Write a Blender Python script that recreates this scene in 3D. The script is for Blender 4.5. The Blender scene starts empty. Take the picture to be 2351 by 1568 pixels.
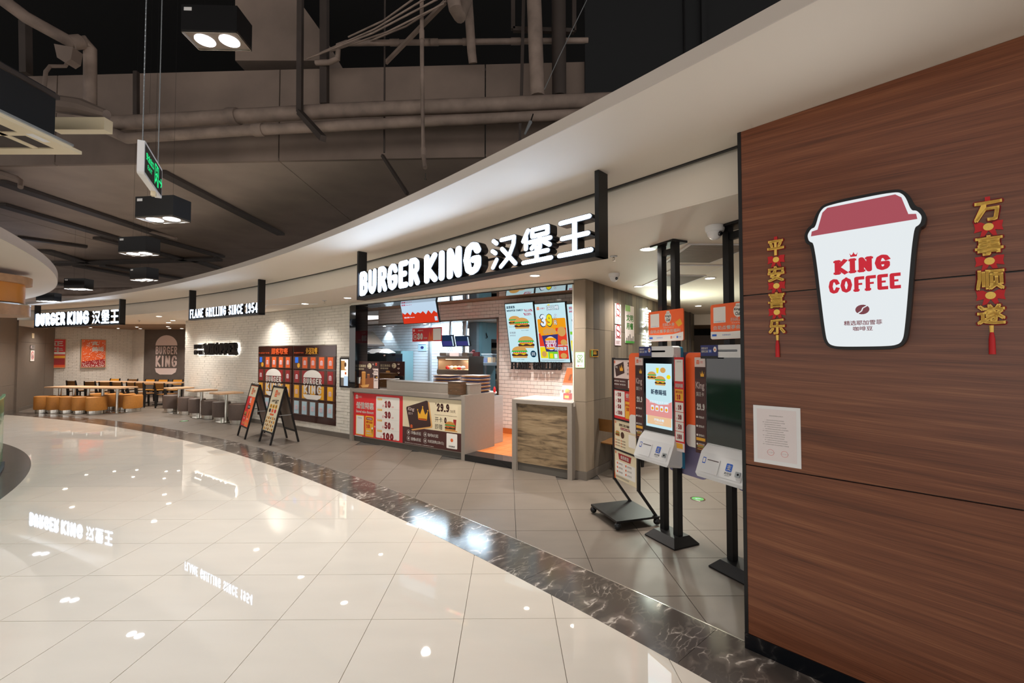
import bpy, math, random
from mathutils import Vector
random.seed(11)
SC = bpy.context.scene
COL = SC.collection
PI = math.pi
# ---------------------------------------------------------------- camera
FPX, EYE, PITCH = 1030.0, 1.72, math.atan(31 / 1030)
cam = bpy.data.objects.new('camera', bpy.data.cameras.new('camera'))
COL.objects.link(cam)
cam.data.sensor_width = 36.0
cam.data.lens = FPX / 2351 * 36.0
cam.data.clip_start, cam.data.clip_end = 0.05, 200
cam.location = (0, 0, EYE)
cam.rotation_euler = (PI / 2 + PITCH, 0, 0)
SC.camera = cam
# ---------------------------------------------------------------- world: dim light of the rest of the mall
world = bpy.data.worlds.new('world'); SC.world = world
world.use_nodes = True
_bg = world.node_tree.nodes['Background']
_bg.inputs[0].default_value = (1.0, 0.945, 0.90, 1)
_bg.inputs[1].default_value = 0.62
vs = SC.view_settings
vs.view_transform = 'Standard'; vs.look = 'None'; vs.gamma = 1.0; vs.use_curve_mapping = False
vs.exposure = 1.3
SC.cycles.use_denoising = True
SC.cycles.max_bounces = 8
SC.cycles.sample_clamp_indirect = 6.0
# ---------------------------------------------------------------- frames of reference
def ray(px, py):
    u = px - 1175.5; v = 784 - py
    c, s = math.cos(PITCH), math.sin(PITCH)
    return Vector((u, FPX * c - v * s, FPX * s + v * c))
def on_z(px, py, z=0.0):
    r = ray(px, py); t = (z - EYE) / r.z
    return Vector((r.x * t, r.y * t, z))
def on_y(px, py, Y):
    r = ray(px, py); t = Y / r.y
    return Vector((r.x * t, Y, EYE + r.z * t))
O = Vector((-3.27, 9.08, 0)); DD = Vector((0.82428, -0.56619, 0)); NN = Vector((0.56619, 0.82428, 0))
AS = math.atan2(DD.y, DD.x)                      # heading of the shop front
def front(u, v, z=0.0): return O + DD * u + NN * v + Vector((0, 0, z))
def fv(px, py, v):                               # (u, z) on the plane at depth v behind the shop front
    r = ray(px, py); A = O + NN * v
    t = A.dot(NN) / Vector((r.x, r.y, 0)).dot(NN)
    P = Vector((r.x * t, r.y * t, EYE + r.z * t)); return ((P - O).dot(DD), P.z)
CC = Vector((-26.1, -20.9, 0))                   # centre of the curved mall front
def pol(R, a, z=0.0): return Vector((CC.x + R * math.cos(a), CC.y + R * math.sin(a), z))
# ---------------------------------------------------------------- materials
def lin(h):
    if isinstance(h, str):
        h = h.lstrip('#'); c = [int(h[i:i + 2], 16) / 255 for i in (0, 2, 4)]
    else: c = list(h)
    return tuple(x / 12.92 if x <= 0.04045 else ((x + 0.055) / 1.055) ** 2.4 for x in c) + (1,)
M = {}
def mat(name, col, rough=0.5, metal=0.0, var=0.0, scale=3.0, bump=0.0, bscale=60.0, spec=0.5, stretch=(1, 1, 1), coat=0.0):
    m = bpy.data.materials.new(name); m.use_nodes = True
    nt = m.node_tree; b = nt.nodes['Principled BSDF']
    b.inputs['Base Color'].default_value = lin(col); b.inputs['Roughness'].default_value = rough
    b.inputs['Metallic'].default_value = metal; b.inputs['Specular IOR Level'].default_value = spec
    if coat: b.inputs['Coat Weight'].default_value = coat; b.inputs['Coat Roughness'].default_value = 0.03
    if var or bump:
        g = nt.nodes.new('ShaderNodeNewGeometry'); mp = nt.nodes.new('ShaderNodeMapping')
        mp.inputs['Scale'].default_value = stretch; nt.links.new(g.outputs['Position'], mp.inputs['Vector'])
    if var:
        n = nt.nodes.new('ShaderNodeTexNoise'); n.inputs['Scale'].default_value = scale; n.inputs['Detail'].default_value = 5
        nt.links.new(mp.outputs[0], n.inputs['Vector'])
        r = nt.nodes.new('ShaderNodeValToRGB'); c = lin(col)
        r.color_ramp.elements[0].position = 0.3; r.color_ramp.elements[1].position = 0.7
        r.color_ramp.elements[0].color = tuple(x * (1 - var) for x in c[:3]) + (1,)
        r.color_ramp.elements[1].color = tuple(min(1, x * (1 + var * 0.7)) for x in c[:3]) + (1,)
        nt.links.new(n.outputs['Fac'], r.inputs[0]); nt.links.new(r.outputs[0], b.inputs['Base Color'])
    if bump:
        n2 = nt.nodes.new('ShaderNodeTexNoise'); n2.inputs['Scale'].default_value = bscale; n2.inputs['Detail'].default_value = 3
        nt.links.new(mp.outputs[0], n2.inputs['Vector'])
        bp = nt.nodes.new('ShaderNodeBump'); bp.inputs['Strength'].default_value = bump; bp.inputs['Distance'].default_value = 0.01
        nt.links.new(n2.outputs['Fac'], bp.inputs['Height']); nt.links.new(bp.outputs[0], b.inputs['Normal'])
    M[name] = m; return m
def glow(name, col, s):
    m = bpy.data.materials.new(name); m.use_nodes = True
    nt = m.node_tree; nt.nodes.remove(nt.nodes['Principled BSDF'])
    e = nt.nodes.new('ShaderNodeEmission'); e.inputs[0].default_value = lin(col); e.inputs[1].default_value = s
    nt.links.new(e.outputs[0], nt.nodes['Material Output'].inputs[0]); M[name] = m; return m
def glass(name, col, rough=0.0, alpha=None):
    m = mat(name, col, rough); b = m.node_tree.nodes['Principled BSDF']
    if alpha is None: b.inputs['Transmission Weight'].default_value = 1.0; b.inputs['IOR'].default_value = 1.2
    else: b.inputs['Alpha'].default_value = alpha
    return m
def ramp_mat(name, stops, build, rough=0.4, spec=0.5):
    """material whose colour is a ramp over the value made by build(nodes, links, position socket)"""
    m = mat(name, stops[0][1], rough, spec=spec); nt = m.node_tree; b = nt.nodes['Principled BSDF']
    g = nt.nodes.new('ShaderNodeNewGeometry'); val = build(nt, g.outputs['Position'])
    r = nt.nodes.new('ShaderNodeValToRGB'); el = r.color_ramp.elements
    while len(el) < len(stops): el.new(0.5)
    for e, (p, c) in zip(el, stops): e.position = p; e.color = lin(c)
    nt.links.new(val, r.inputs[0]); nt.links.new(r.outputs[0], b.inputs['Base Color']); return m
def n_noise(nt, vec, scale, detail=4, dist=0.0, rough=0.5):
    n = nt.nodes.new('ShaderNodeTexNoise'); n.inputs['Scale'].default_value = scale; n.inputs['Detail'].default_value = detail
    n.inputs['Distortion'].default_value = dist; n.inputs['Roughness'].default_value = rough
    nt.links.new(vec, n.inputs['Vector']); return n.outputs['Fac']
def n_map(nt, vec, rot=(0, 0, 0), sc=(1, 1, 1)):
    a = nt.nodes.new('ShaderNodeMapping'); a.vector_type = 'TEXTURE'; a.inputs['Rotation'].default_value = rot
    nt.links.new(vec, a.inputs['Vector'])
    c = nt.nodes.new('ShaderNodeMapping'); c.inputs['Scale'].default_value = sc
    nt.links.new(a.outputs[0], c.inputs['Vector']); return c.outputs[0]
def n_math(nt, op, a, b):
    n = nt.nodes.new('ShaderNodeMath'); n.operation = op
    for i, x in enumerate((a, b)):
        if isinstance(x, (int, float)): n.inputs[i].default_value = x
        else: nt.links.new(x, n.inputs[i])
    return n.outputs[0]
mat('cream_tile', '#e0d5c6', 0.022, var=0.03, scale=1.5, spec=0.5, stretch=(1, 3, 1))
mat('grout_light', '#9c8d7b', 0.6)
mat('grey_tile', '#70655a', 0.42, var=0.07, scale=2.2, bump=0.02, bscale=220, stretch=(1, 2.5, 1))
mat('grout_dark', '#4a443e', 0.7)
mat('steel_strip', '#d8d3cc', 0.25, 0.9)
def _marble(nt, pos):
    d = nt.nodes.new('ShaderNodeTexNoise'); d.inputs['Scale'].default_value = 3.0; d.inputs['Detail'].default_value = 5; nt.links.new(pos, d.inputs['Vector'])
    mx = nt.nodes.new('ShaderNodeMix'); mx.data_type = 'VECTOR'; mx.inputs[0].default_value = .22; nt.links.new(pos, mx.inputs[4]); nt.links.new(d.outputs['Color'], mx.inputs[5])
    v = n_map(nt, mx.outputs[1], (0, 0, 0.9), (0.8, 2.6, 1))
    w = nt.nodes.new('ShaderNodeTexVoronoi'); w.feature = 'DISTANCE_TO_EDGE'; w.inputs['Scale'].default_value = 4.2; nt.links.new(v, w.inputs['Vector'])
    w2 = nt.nodes.new('ShaderNodeTexVoronoi'); w2.feature = 'DISTANCE_TO_EDGE'; w2.inputs['Scale'].default_value = 11; nt.links.new(v, w2.inputs['Vector'])
    g = n_noise(nt, pos, 2.6, 3); k = n_math(nt, 'MAXIMUM', n_math(nt, 'MULTIPLY', n_math(nt, 'SUBTRACT', g, .44), 2.2), 0)
    a = n_math(nt, 'ADD', w.outputs['Distance'], k); b = n_math(nt, 'ADD', n_math(nt, 'MULTIPLY', w2.outputs['Distance'], 1.6), n_math(nt, 'MAXIMUM', n_math(nt, 'MULTIPLY', n_math(nt, 'SUBTRACT', .6, g), 1.8), 0.01))
    f = n_math(nt, 'MULTIPLY', n_noise(nt, pos, 24, 4), .18)
    return n_math(nt, 'ADD', n_math(nt, 'MINIMUM', a, b), f)
ramp_mat('dark_marble', [(0.06, '#d6cabd'), (0.1, '#b0a499'), (0.135, '#6d635b'), (0.3, '#4f4741')], _marble, 0.14, 0.6)
mat('grey_marble', '#5d5a54', 0.18, var=0.4, scale=5, stretch=(4, 1, 1))
mat('white_paint', '#e3d8c9', 0.65, var=0.015, scale=1.0)
mat('soffit_edge', '#cbbfb4', 0.6)
mat('brick_white', '#ded7cb', 0.7, var=0.06, scale=9, bump=0.5, bscale=28)
mat('mortar', '#a0978b', 0.9, bump=0.3, bscale=60)
mat('tile_white', '#efe6e0', 0.12, spec=0.6)
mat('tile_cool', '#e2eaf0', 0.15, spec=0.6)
mat('grout_grey', '#544b45', 0.8)
mat('skirting_grey', '#6b6259', 0.5)
mat('board_brown', '#ab9a8e', 0.85, var=0.12, scale=1.6, bump=0.08, bscale=12)
mat('duct_brown', '#857469', 0.8, var=0.25, scale=1.2)
mat('steel_brown', '#41373200'[:7], 0.7, var=0.15, scale=4)
mat('pipe_brown', '#8f7d72', 0.75, var=0.3, scale=5)
mat('void_black', '#0b0a0b', 0.9)
mat('panel_black', '#161719', 0.75)
mat('black_metal', '#1c1b1c', 0.42, 0.3)
mat('black_plastic', '#111113', 0.35)
mat('black_gloss', '#0b0f14', 0.06, spec=0.7)
mat('white_plastic', '#e9e7e6', 0.35)
mat('chrome', '#c9c5bd', 0.18, 1.0)
mat('steel', '#b4b8ba', 0.32, 0.55, var=0.06, scale=3, stretch=(1, 1, 12))
mat('steel_warm', '#94877b', 0.32, 0.9)
mat('mirror', '#8f8a86', 0.03, 1.0)
mat('counter_grey', '#8d8379', 0.45, var=0.03, scale=20)
mat('counter_top_white', '#e4ddd4', 0.2, var=0.05, scale=6)
mat('toe_kick', '#57514a', 0.6)
mat('wall_brown', '#74675b', 0.6, var=0.04, scale=12)
mat('door_brown', '#6a5c50', 0.55, var=0.05, scale=14, stretch=(8, 8, 1))
mat('ceil_brown', '#86715d', 0.7)
mat('dark_wall', '#5f5650', 0.6, var=0.12, scale=4)
for i, c in enumerate(('#827463', '#685d50', '#74695b', '#5b5248', '#8f7f6c')):
    mat('plank%d' % i, c, 0.6, var=0.1, scale=7, stretch=(1, 1, 0.25), bump=0.05, bscale=40)
def _teak(nt, pos):
    v = n_map(nt, pos, (0, 0.05, -0.8133), (0.5, 0.5, 20))
    a = n_noise(nt, v, 1.5, 6, 0.1, 0.55)
    f = n_noise(nt, n_map(nt, pos, (0, 0.05, -0.8133), (1.6, 1.6, 130)), 2.0, 4)
    return n_math(nt, 'ADD', n_math(nt, 'MULTIPLY', a, 0.55), n_math(nt, 'MULTIPLY', f, 0.45))
ramp_mat('teak', [(0.32, '#4d2b1b'), (0.44, '#693a24'), (0.56, '#7d4a30'), (0.68, '#926040')], _teak, 0.33, 0.5)
def _oak(nt, pos):
    v = n_map(nt, pos, (0, 0, AS), (1.4, 1.4, 11))
    return n_noise(nt, v, 1.6, 7, 0.9, 0.6)
ramp_mat('old_oak', [(0.3, '#453827'), (0.42, '#6f5c44'), (0.52, '#8d7658'), (0.7, '#a28b6c')], _oak, 0.6)
mat('table_wood', '#c9a078', 0.4, var=0.12, scale=4, stretch=(1, 6, 1))
mat('table_edge', '#a8937f', 0.5)
mat('ply_dark', '#7b5226', 0.4, var=0.12, scale=8)
mat('ply_yellow', '#d8952c', 0.4, var=0.1, scale=8)
mat('walnut_box', '#553a22', 0.35, var=0.3, scale=6, stretch=(1, 1, 8))
mat('orange_leather', '#bd7c33', 0.55, var=0.08, scale=30, bump=0.05)
mat('brown_leather', '#5c4b42', 0.6, var=0.08, scale=30, bump=0.05)
mat('orange_floor_tile', '#d47b3e', 0.35, var=0.1, scale=4)
mat('orange_grout', '#a45f31', 0.8)
mat('orange_paint', '#cf8426', 0.45)
mat('ring_wood', '#b48a64', 0.45, var=0.15, scale=10)
glass('green_glass', '#4fae74', 0.02, 0.45)
glass('clear_plastic', '#eef2f4', 0.05, 0.18)
mat('green_rim', '#6fb98a', 0.2)
mat('red_oven_mitt', '#5e1714', 0.8)
mat('teal_steel', '#83a7ac', 0.35, 0.3)
mat('gold', '#ffce5c', 0.45, 0.0, var=0.1, scale=260)
mat('bow_red', '#c8171d', 0.6)
mat('deep_red', '#8f1218', 0.6)
P_ = {'red': '#d8262a', 'dred': '#9c1f22', 'white': '#efe9e1', 'cream': '#e6d6b4', 'brown': '#4a2320', 'dbrown': '#3a1c18', 'yellow': '#f2b02e',
      'orange': '#e8632a', 'black': '#191615', 'green': '#4c9f46', 'lgreen': '#8fc06a', 'pink': '#e9c9cf', 'blue': '#2b61c4', 'navy': '#2c3270',
      'grey': '#7d7772', 'paper': '#e6dad8', 'skin': '#dba25c', 'bun': '#c9853c', 'patty': '#4f2d1d', 'coffee': '#8a4c25', 'purple': '#958cb0', 'teal': '#1f7fa5',
      'lblue': '#b9d4df', 'pinkwhite': '#e3cfc8', 'lavender': '#b7acce', 'orange2': '#ff6a2e'}
for k, c in P_.items(): mat('p_' + k, c, 0.45)
for k, c in {'white': '#eaf6ff', 'cyan': '#cdeef6', 'sky': '#c6dcf0', 'red': '#d9381f', 'dark': '#20304a', 'navy': '#123a52', 'green': '#3fb54a', 'lgreen': '#86d33a',
             'yellow': '#f4e21e', 'orange': '#f6a21d', 'tomato': '#e8452c', 'bun': '#d9a55c', 'patty': '#55362a', 'magenta': '#b8124a', 'pinkish': '#e79a96',
             'peach': '#efc79c', 'blue': '#3f79e6', 'violet': '#3a3a78', 'brown': '#6a3a22', 'grey': '#8f9aa6'}.items():
    glow('s_' + k, c, 0.38)
glow('lamp_white', '#f4f8ff', 12.0)
glow('lamp_warm', '#fff3e0', 9.0)
glow('sign_white', '#c8e0ff', 5.0)
glow('halo', '#fffaf0', 9.0)
glow('cup_white', '#f2f8fb', 0.36)
glow('cup_red', '#a8525c', 0.40)
glow('cup_text', '#c8303c', .4)
glow('cup_brown', '#7c474d', .4)
glow('exit_green', '#25d07a', 0.6)
glow('neon', '#f2fff2', 2.5)
glow('food_warm', '#ffd9ae', 1.3)
glow('fluorescent', '#e6f4ff', 2.0)
glow('niche_glow', '#fff1cf', .7)
# ---------------------------------------------------------------- mesh helpers
class MB:
    def __init__(s): s.v = []; s.f = []
    def quad(s, a, b, c, d):
        n = len(s.v); s.v += [tuple(a), tuple(b), tuple(c), tuple(d)]; s.f.append((n, n + 1, n + 2, n + 3)); return s
    def box(s, x0, x1, y0, y1, z0, z1):
        n = len(s.v)
        s.v += [(x0, y0, z0), (x1, y0, z0), (x1, y1, z0), (x0, y1, z0), (x0, y0, z1), (x1, y0, z1), (x1, y1, z1), (x0, y1, z1)]
        s.f += [tuple(n + i for i in q) for q in ((0, 3, 2, 1), (4, 5, 6, 7), (0, 1, 5, 4), (1, 2, 6, 5), (2, 3, 7, 6), (3, 0, 4, 7))]; return s
    def loft(s, rings, closed=True, cap=True):
        n = len(s.v); k = len(rings[0])
        for r in rings: s.v += [tuple(p) for p in r]
        for i in range(len(rings) - 1):
            for j in range(k if closed else k - 1):
                a = n + i * k + j; b = n + i * k + (j + 1) % k
                s.f.append((a, b, b + k, a + k))
        if cap and closed:
            s.f.append(tuple(n + j for j in reversed(range(k)))); s.f.append(tuple(n + (len(rings) - 1) * k + j for j in range(k)))
        return s
    def lathe(s, prof, cx=0, cy=0, n=24, sx=1, sy=1, cap=True):
        return s.loft([[(cx + r * sx * math.cos(2 * PI * j / n), cy + r * sy * math.sin(2 * PI * j / n), z) for j in range(n)] for r, z in prof], cap=cap)
    def cyl(s, cx, cy, z0, z1, r, n=20): return s.lathe([(r, z0), (r, z1)], cx, cy, n)
    def rod(s, a, b, r, n=8): return s.tube([a, b], r, n)
    def tube(s, pts, r, n=8):
        pts = [Vector(p) for p in pts]; rings = []
        for i, p in enumerate(pts):
            d = (pts[min(i + 1, len(pts) - 1)] - pts[max(i - 1, 0)]).normalized()
            u = d.cross(Vector((0, 0, 1)));
            if u.length < 1e-3: u = Vector((1, 0, 0))
            u.normalize(); w = d.cross(u).normalized()
            rr = r[i] if isinstance(r, (list, tuple)) else r
            rings.append([p + (u * math.cos(2 * PI * j / n) + w * math.sin(2 * PI * j / n)) * rr for j in range(n)])
        return s.loft(rings)
    def bar(s, a, b, w, h):                       # rectangular bar from a to b, w across, h high
        a = Vector(a); b = Vector(b); d = (b - a).normalized(); u = d.cross(Vector((0, 0, 1)))
        if u.length < 1e-3: u = Vector((1, 0, 0))
        u.normalize(); t = u.cross(d).normalized(); r = []
        for p in (a, b): r.append([p + u * (sx * w / 2) + t * (sz * h / 2) for sx, sz in ((-1, -1), (1, -1), (1, 1), (-1, 1))])
        return s.loft(r)
    def prism(s, poly, y0, y1):                   # polygon in x,z pushed along y
        return s.loft([[(x, y0, z) for x, z in poly], [(x, y1, z) for x, z in poly]])
    def slab(s, poly, z0, z1):                    # polygon in x,y pushed along z
        return s.loft([[(x, y, z0) for x, y in poly], [(x, y, z1) for x, y in poly]])
    def flat(s, poly, y=0.0):
        n = len(s.v); s.v += [(x, y, z) for x, z in poly]; s.f.append(tuple(range(n, n + len(poly)))); return s
    def ball(s, c, r, n=12, m=8, sx=1, sy=1, sz=1):
        rings = [[(c[0] + r * sx * math.sin(PI * max(i, .02) / m) * math.cos(2 * PI * j / n), c[1] + r * sy * math.sin(PI * max(i, .02) / m) * math.sin(2 * PI * j / n),
                   c[2] - r * sz * math.cos(PI * i / m)) for j in range(n)] for i in range(m)]
        rings.append([(c[0] + r * sx * .02 * math.cos(2 * PI * j / n), c[1] + r * sy * .02 * math.sin(2 * PI * j / n), c[2] + r * sz) for j in range(n)])
        return s.loft(rings)
    def stroke(s, pts, w, y0=0.0, y1=None, rnd=True, k=10):
        """line of width w in the x,z plane with round (or square) ends, flat at y0 or pushed to y1"""
        put = (lambda p: s.flat(p, y0)) if y1 is None else (lambda p: s.prism(p, y0, y1))
        for i in range(len(pts) - 1):
            (ax, az), (bx, bz) = pts[i], pts[i + 1]; L = math.hypot(bx - ax, bz - az)
            if L < 1e-6: continue
            dx, dz = (bx - ax) / L, (bz - az) / L; e = 0 if rnd else w * .5
            ox, oz = -dz * w / 2, dx * w / 2
            x0, z0, x1, z1 = ax - dx * e * (i == 0), az - dz * e * (i == 0), bx + dx * e * (i == len(pts) - 2), bz + dz * e * (i == len(pts) - 2)
            put([(x0 - ox, z0 - oz), (x1 - ox, z1 - oz), (x1 + ox, z1 + oz), (x0 + ox, z0 + oz)])
        for i, (ax, az) in enumerate(pts):
            if rnd or 0 < i < len(pts) - 1:
                put([(ax + w / 2 * math.cos(2 * PI * j / k), az + w / 2 * math.sin(2 * PI * j / k)) for j in range(k)])
        return s
    def add(s, other, fx=lambda p: p):
        n = len(s.v); s.v += [tuple(fx(p)) for p in other.v]; s.f += [tuple(i + n for i in f) for f in other.f]; return s
    def mesh(s, name):
        m = bpy.data.meshes.new(name); m.from_pydata(s.v, [], s.f); m.update(); return m
    def build(s, name, m, parent=None, smooth=False, loc=None, label=None):
        me = s.mesh(name); me.materials.append(M[m] if isinstance(m, str) else m)
        if smooth:
            me.polygons.foreach_set('use_smooth', [True] * len(me.polygons))
            try: me.set_sharp_from_angle(angle=0.6)
            except Exception: pass
        o = bpy.data.objects.new(name, me); COL.objects.link(o)
        if parent: o.parent = parent
        if loc: o.location = loc
        if label: o['label'] = label
        return o
def tag(o, label, cat, group=None, kind=None):
    o['label'] = label; o['category'] = cat
    if group: o['group'] = group
    if kind: o['kind'] = kind
    return o
def thing(name, label, cat, loc=(0, 0, 0), rz=0.0, group=None, kind=None):
    o = bpy.data.objects.new(name, None); COL.objects.link(o); o.location = loc; o.rotation_euler = (0, 0, rz); o.empty_display_size = 0.1
    return tag(o, label, cat, group, kind)
def dup(root, loc, rz, label, group=None):
    def cp(o, par):
        c = o.copy(); COL.objects.link(c); c.parent = par
        for ch in list(o.children): cp(ch, c)
        return c
    r = cp(root, None); r.location = loc; r.rotation_euler = (0, 0, rz); r['label'] = label
    if group: r['group'] = group
    return r
def piece(mesh, name, parent, loc, scale=None, rz=0):
    o = bpy.data.objects.new(name, mesh); COL.objects.link(o); o.parent = parent; o.location = loc
    if scale: o.scale = scale
    if rz: o.rotation_euler = (0, 0, rz)
    return o
def bx(name, m, parent, *a): return MB().box(*a).build(name, m, parent)
def rrect(x0, x1, z0, z1, r, k=5):
    p = []
    for cx, cz, a in ((x1 - r, z1 - r, 0), (x0 + r, z1 - r, 90), (x0 + r, z0 + r, 180), (x1 - r, z0 + r, 270)):
        p += [(cx + r * math.cos(math.radians(a + 90 * i / k)), cz + r * math.sin(math.radians(a + 90 * i / k))) for i in range(k + 1)]
    return p
def disc(cx, cz, rx, rz=None, n=20): rz = rz or rx; return [(cx + rx * math.cos(2 * PI * i / n), cz + rz * math.sin(2 * PI * i / n)) for i in range(n)]
# ---------------------------------------------------------------- lettering
_tc = {}
def text_mesh(s, bold=0.012, res=2):
    """flat triangles of a string; bold thickens the strokes by laying shifted copies over each other"""
    key = (s, bold, res)
    if key not in _tc:
        c = bpy.data.curves.new('text', 'FONT'); c.body = s; c.resolution_u = res; c.fill_mode = 'FRONT'
        o = bpy.data.objects.new('text', c); me = bpy.data.meshes.new_from_object(o)
        V0 = [(v.co.x, v.co.y) for v in me.vertices]; F0 = [tuple(p.vertices) for p in me.polygons]
        bpy.data.objects.remove(o); bpy.data.curves.remove(c); bpy.data.meshes.remove(me)
        V = []; Fc = []; e = bold * .8
        for dx, dz in (((0, 0),) if bold < .015 else ((-e, -e), (e, -e), (e, e), (-e, e)) if bold < .06 else [(e * math.cos(q * PI / 4), e * math.sin(q * PI / 4)) for q in range(8)] + [(0, 0)]):
            n = len(V); V += [(x + dx, z + dz) for x, z in V0]; Fc += [tuple(i + n for i in f) for f in F0]
        xs = [q for q, w in V] or [0, 1]; zs = [w for q, w in V] or [0, 1]
        _tc[key] = (V, Fc, min(xs), max(xs), min(zs), max(zs))
    return _tc[key]
# stroke letters: lists of lines in a box of height 1
GL = {
 'A': (.62, [[(.04, 0), (.31, 1), (.58, 0)], [(.14, .3), (.48, .3)]]), 'B': (.52, [[(.1, 0), (.1, 1), (.32, 1), (.44, .9), (.44, .66), (.32, .53), (.1, .53)], [(.32, .53), (.48, .42), (.48, .12), (.34, 0), (.1, 0)]]),
 'C': (.54, [[(.5, .76), (.42, .96), (.27, 1), (.13, .9), (.06, .5), (.13, .1), (.27, 0), (.42, .04), (.5, .24)]]), 'D': (.56, [[(.1, 0), (.1, 1), (.3, 1), (.46, .85), (.52, .5), (.46, .15), (.3, 0), (.1, 0)]]),
 'E': (.48, [[(.46, 1), (.1, 1), (.1, 0), (.46, 0)], [(.1, .52), (.38, .52)]]), 'F': (.46, [[(.46, 1), (.1, 1), (.1, 0)], [(.1, .5), (.38, .5)]]),
 'G': (.56, [[(.5, .78), (.42, .96), (.28, 1), (.14, .9), (.06, .5), (.14, .1), (.28, 0), (.42, .06), (.5, .2), (.5, .46), (.34, .46)]]),
 'H': (.58, [[(.1, 0), (.1, 1)], [(.48, 0), (.48, 1)], [(.1, .5), (.48, .5)]]), 'I': (.2, [[(.1, 0), (.1, 1)]]),
 'K': (.54, [[(.1, 0), (.1, 1)], [(.48, 1), (.13, .48), (.5, 0)]]), 'L': (.44, [[(.1, 1), (.1, 0), (.42, 0)]]),
 'M': (.7, [[(.08, 0), (.1, 1), (.35, .25), (.6, 1), (.62, 0)]]), 'N': (.58, [[(.1, 0), (.1, 1), (.48, 0), (.48, 1)]]),
 'O': (.6, [[(.3, 1), (.14, .9), (.06, .5), (.14, .1), (.3, 0), (.46, .1), (.54, .5), (.46, .9), (.3, 1)]]),
 'P': (.5, [[(.1, 0), (.1, 1), (.34, 1), (.46, .88), (.46, .6), (.34, .46), (.1, .46)]]), 'R': (.54, [[(.1, 0), (.1, 1), (.34, 1), (.46, .88), (.46, .62), (.34, .5), (.1, .5)], [(.28, .5), (.5, 0)]]),
 'S': (.5, [[(.45, .8), (.36, .97), (.2, 1), (.08, .88), (.08, .66), (.2, .54), (.34, .46), (.45, .32), (.44, .12), (.32, 0), (.16, .02), (.05, .2)]]),
 'T': (.52, [[(.02, 1), (.5, 1)], [(.26, 1), (.26, 0)]]), 'U': (.56, [[(.1, 1), (.1, .28), (.18, .07), (.28, 0), (.38, .07), (.46, .28), (.46, 1)]]),
 'W': (.86, [[(.04, 1), (.2, 0), (.43, .8), (.66, 0), (.82, 1)]]), 'Y': (.54, [[(.04, 1), (.27, .48), (.5, 1)], [(.27, .48), (.27, 0)]]),
 '0': (.52, [[(.26, 1), (.12, .88), (.06, .5), (.12, .12), (.26, 0), (.4, .12), (.46, .5), (.4, .88), (.26, 1)]]), '1': (.34, [[(.06, .8), (.2, 1), (.2, 0)], [(.06, 0), (.32, 0)]]),
 '2': (.5, [[(.06, .74), (.12, .94), (.26, 1), (.4, .92), (.43, .7), (.06, 0), (.46, 0)]]), '3': (.5, [[(.06, .84), (.18, 1), (.34, .98), (.42, .8), (.36, .58), (.2, .53), (.38, .47), (.45, .25), (.36, .03), (.18, 0), (.05, .16)]]),
 '4': (.54, [[(.36, 0), (.36, 1), (.04, .3), (.5, .3)]]), '5': (.5, [[(.42, 1), (.1, 1), (.08, .55), (.26, .62), (.42, .5), (.45, .25), (.34, .03), (.18, 0), (.05, .14)]]),
 '6': (.5, [[(.4, .9), (.24, 1), (.1, .8), (.06, .4), (.12, .08), (.26, 0), (.4, .1), (.43, .32), (.36, .52), (.2, .55), (.08, .4)]]),
 '9': (.5, [[(.1, .08), (.26, 0), (.4, .2), (.44, .6), (.38, .92), (.24, 1), (.1, .9), (.07, .68), (.14, .48), (.3, .45), (.43, .6)]]), '.': (.2, [[(.1, 0), (.1, .02)]]), ' ': (.3, []),
 '汉': (.98, [[(.1, .95), (.22, .84)], [(.06, .62), (.18, .52)], [(.08, .06), (.22, .3)], [(.4, .92), (.86, .92), (.84, .7), (.66, .3), (.38, .04)], [(.42, .62), (.9, .06)]]),
 '堡': (1.0, [[(.22, 1), (.06, .7)], [(.15, .84), (.15, .44)], [(.36, .98), (.84, .98), (.84, .78), (.36, .78), (.36, .98)], [(.28, .62), (.92, .62)], [(.6, .78), (.6, .4)], [(.56, .62), (.34, .42)], [(.64, .62), (.9, .42)], [(.18, .26), (.84, .26)], [(.5, .4), (.5, .02)], [(.06, .02), (.94, .02)]]),
 '王': (.98, [[(.1, .96), (.88, .96)], [(.14, .5), (.84, .5)], [(.06, .02), (.92, .02)], [(.49, .96), (.49, .02)]]),
}
def letters(s, w, serif=False, gap=.1):
    """strokes of a string: list of (line, round?) with total width; w is the stroke width"""
    out = []; x = 0
    for ch in s:
        adv, lines = GL[ch]
        for ln in lines:
            out.append(([(x + a + w * .3, b) for a, b in ln], not serif))
            if serif:
                for (ex, ez), (fx, fz) in ((ln[0], ln[1]), (ln[-1], ln[-2])):
                    if ez in (0, 1) and abs(fz - ez) * .32 > abs(fx - ex):
                        q = w * .42; out.append(([(x + ex - q + w * .3, ez), (x + ex + q + w * .3, ez)], False))
        x += adv + gap + w * .6
    return out, x - gap
def put_letters(mb, s, x0, x1, z0, z1, w=.2, serif=False, y0=0.0, y1=None, gap=.08, grow=0.0, each=None):
    """draw stroke lettering into the box; each(i) may give another MB per glyph"""
    ls, W = letters(s, w, serif, gap); sx = (x1 - x0) / W; H = z1 - z0; hw = w / 2
    sz = H / (1 + w); tmp = MB()
    for ln, rnd in ls:
        tmp.stroke([(a, b) for a, b in ln], w * (.62 if serif and len(ln) == 2 and ln[0][1] == ln[1][1] else 1) + grow, y0, y1, rnd)
    mb.add(tmp, lambda p: (x0 + p[0] * sx, p[1], z0 + (p[2] + hw) * sz)); return mb
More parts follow.
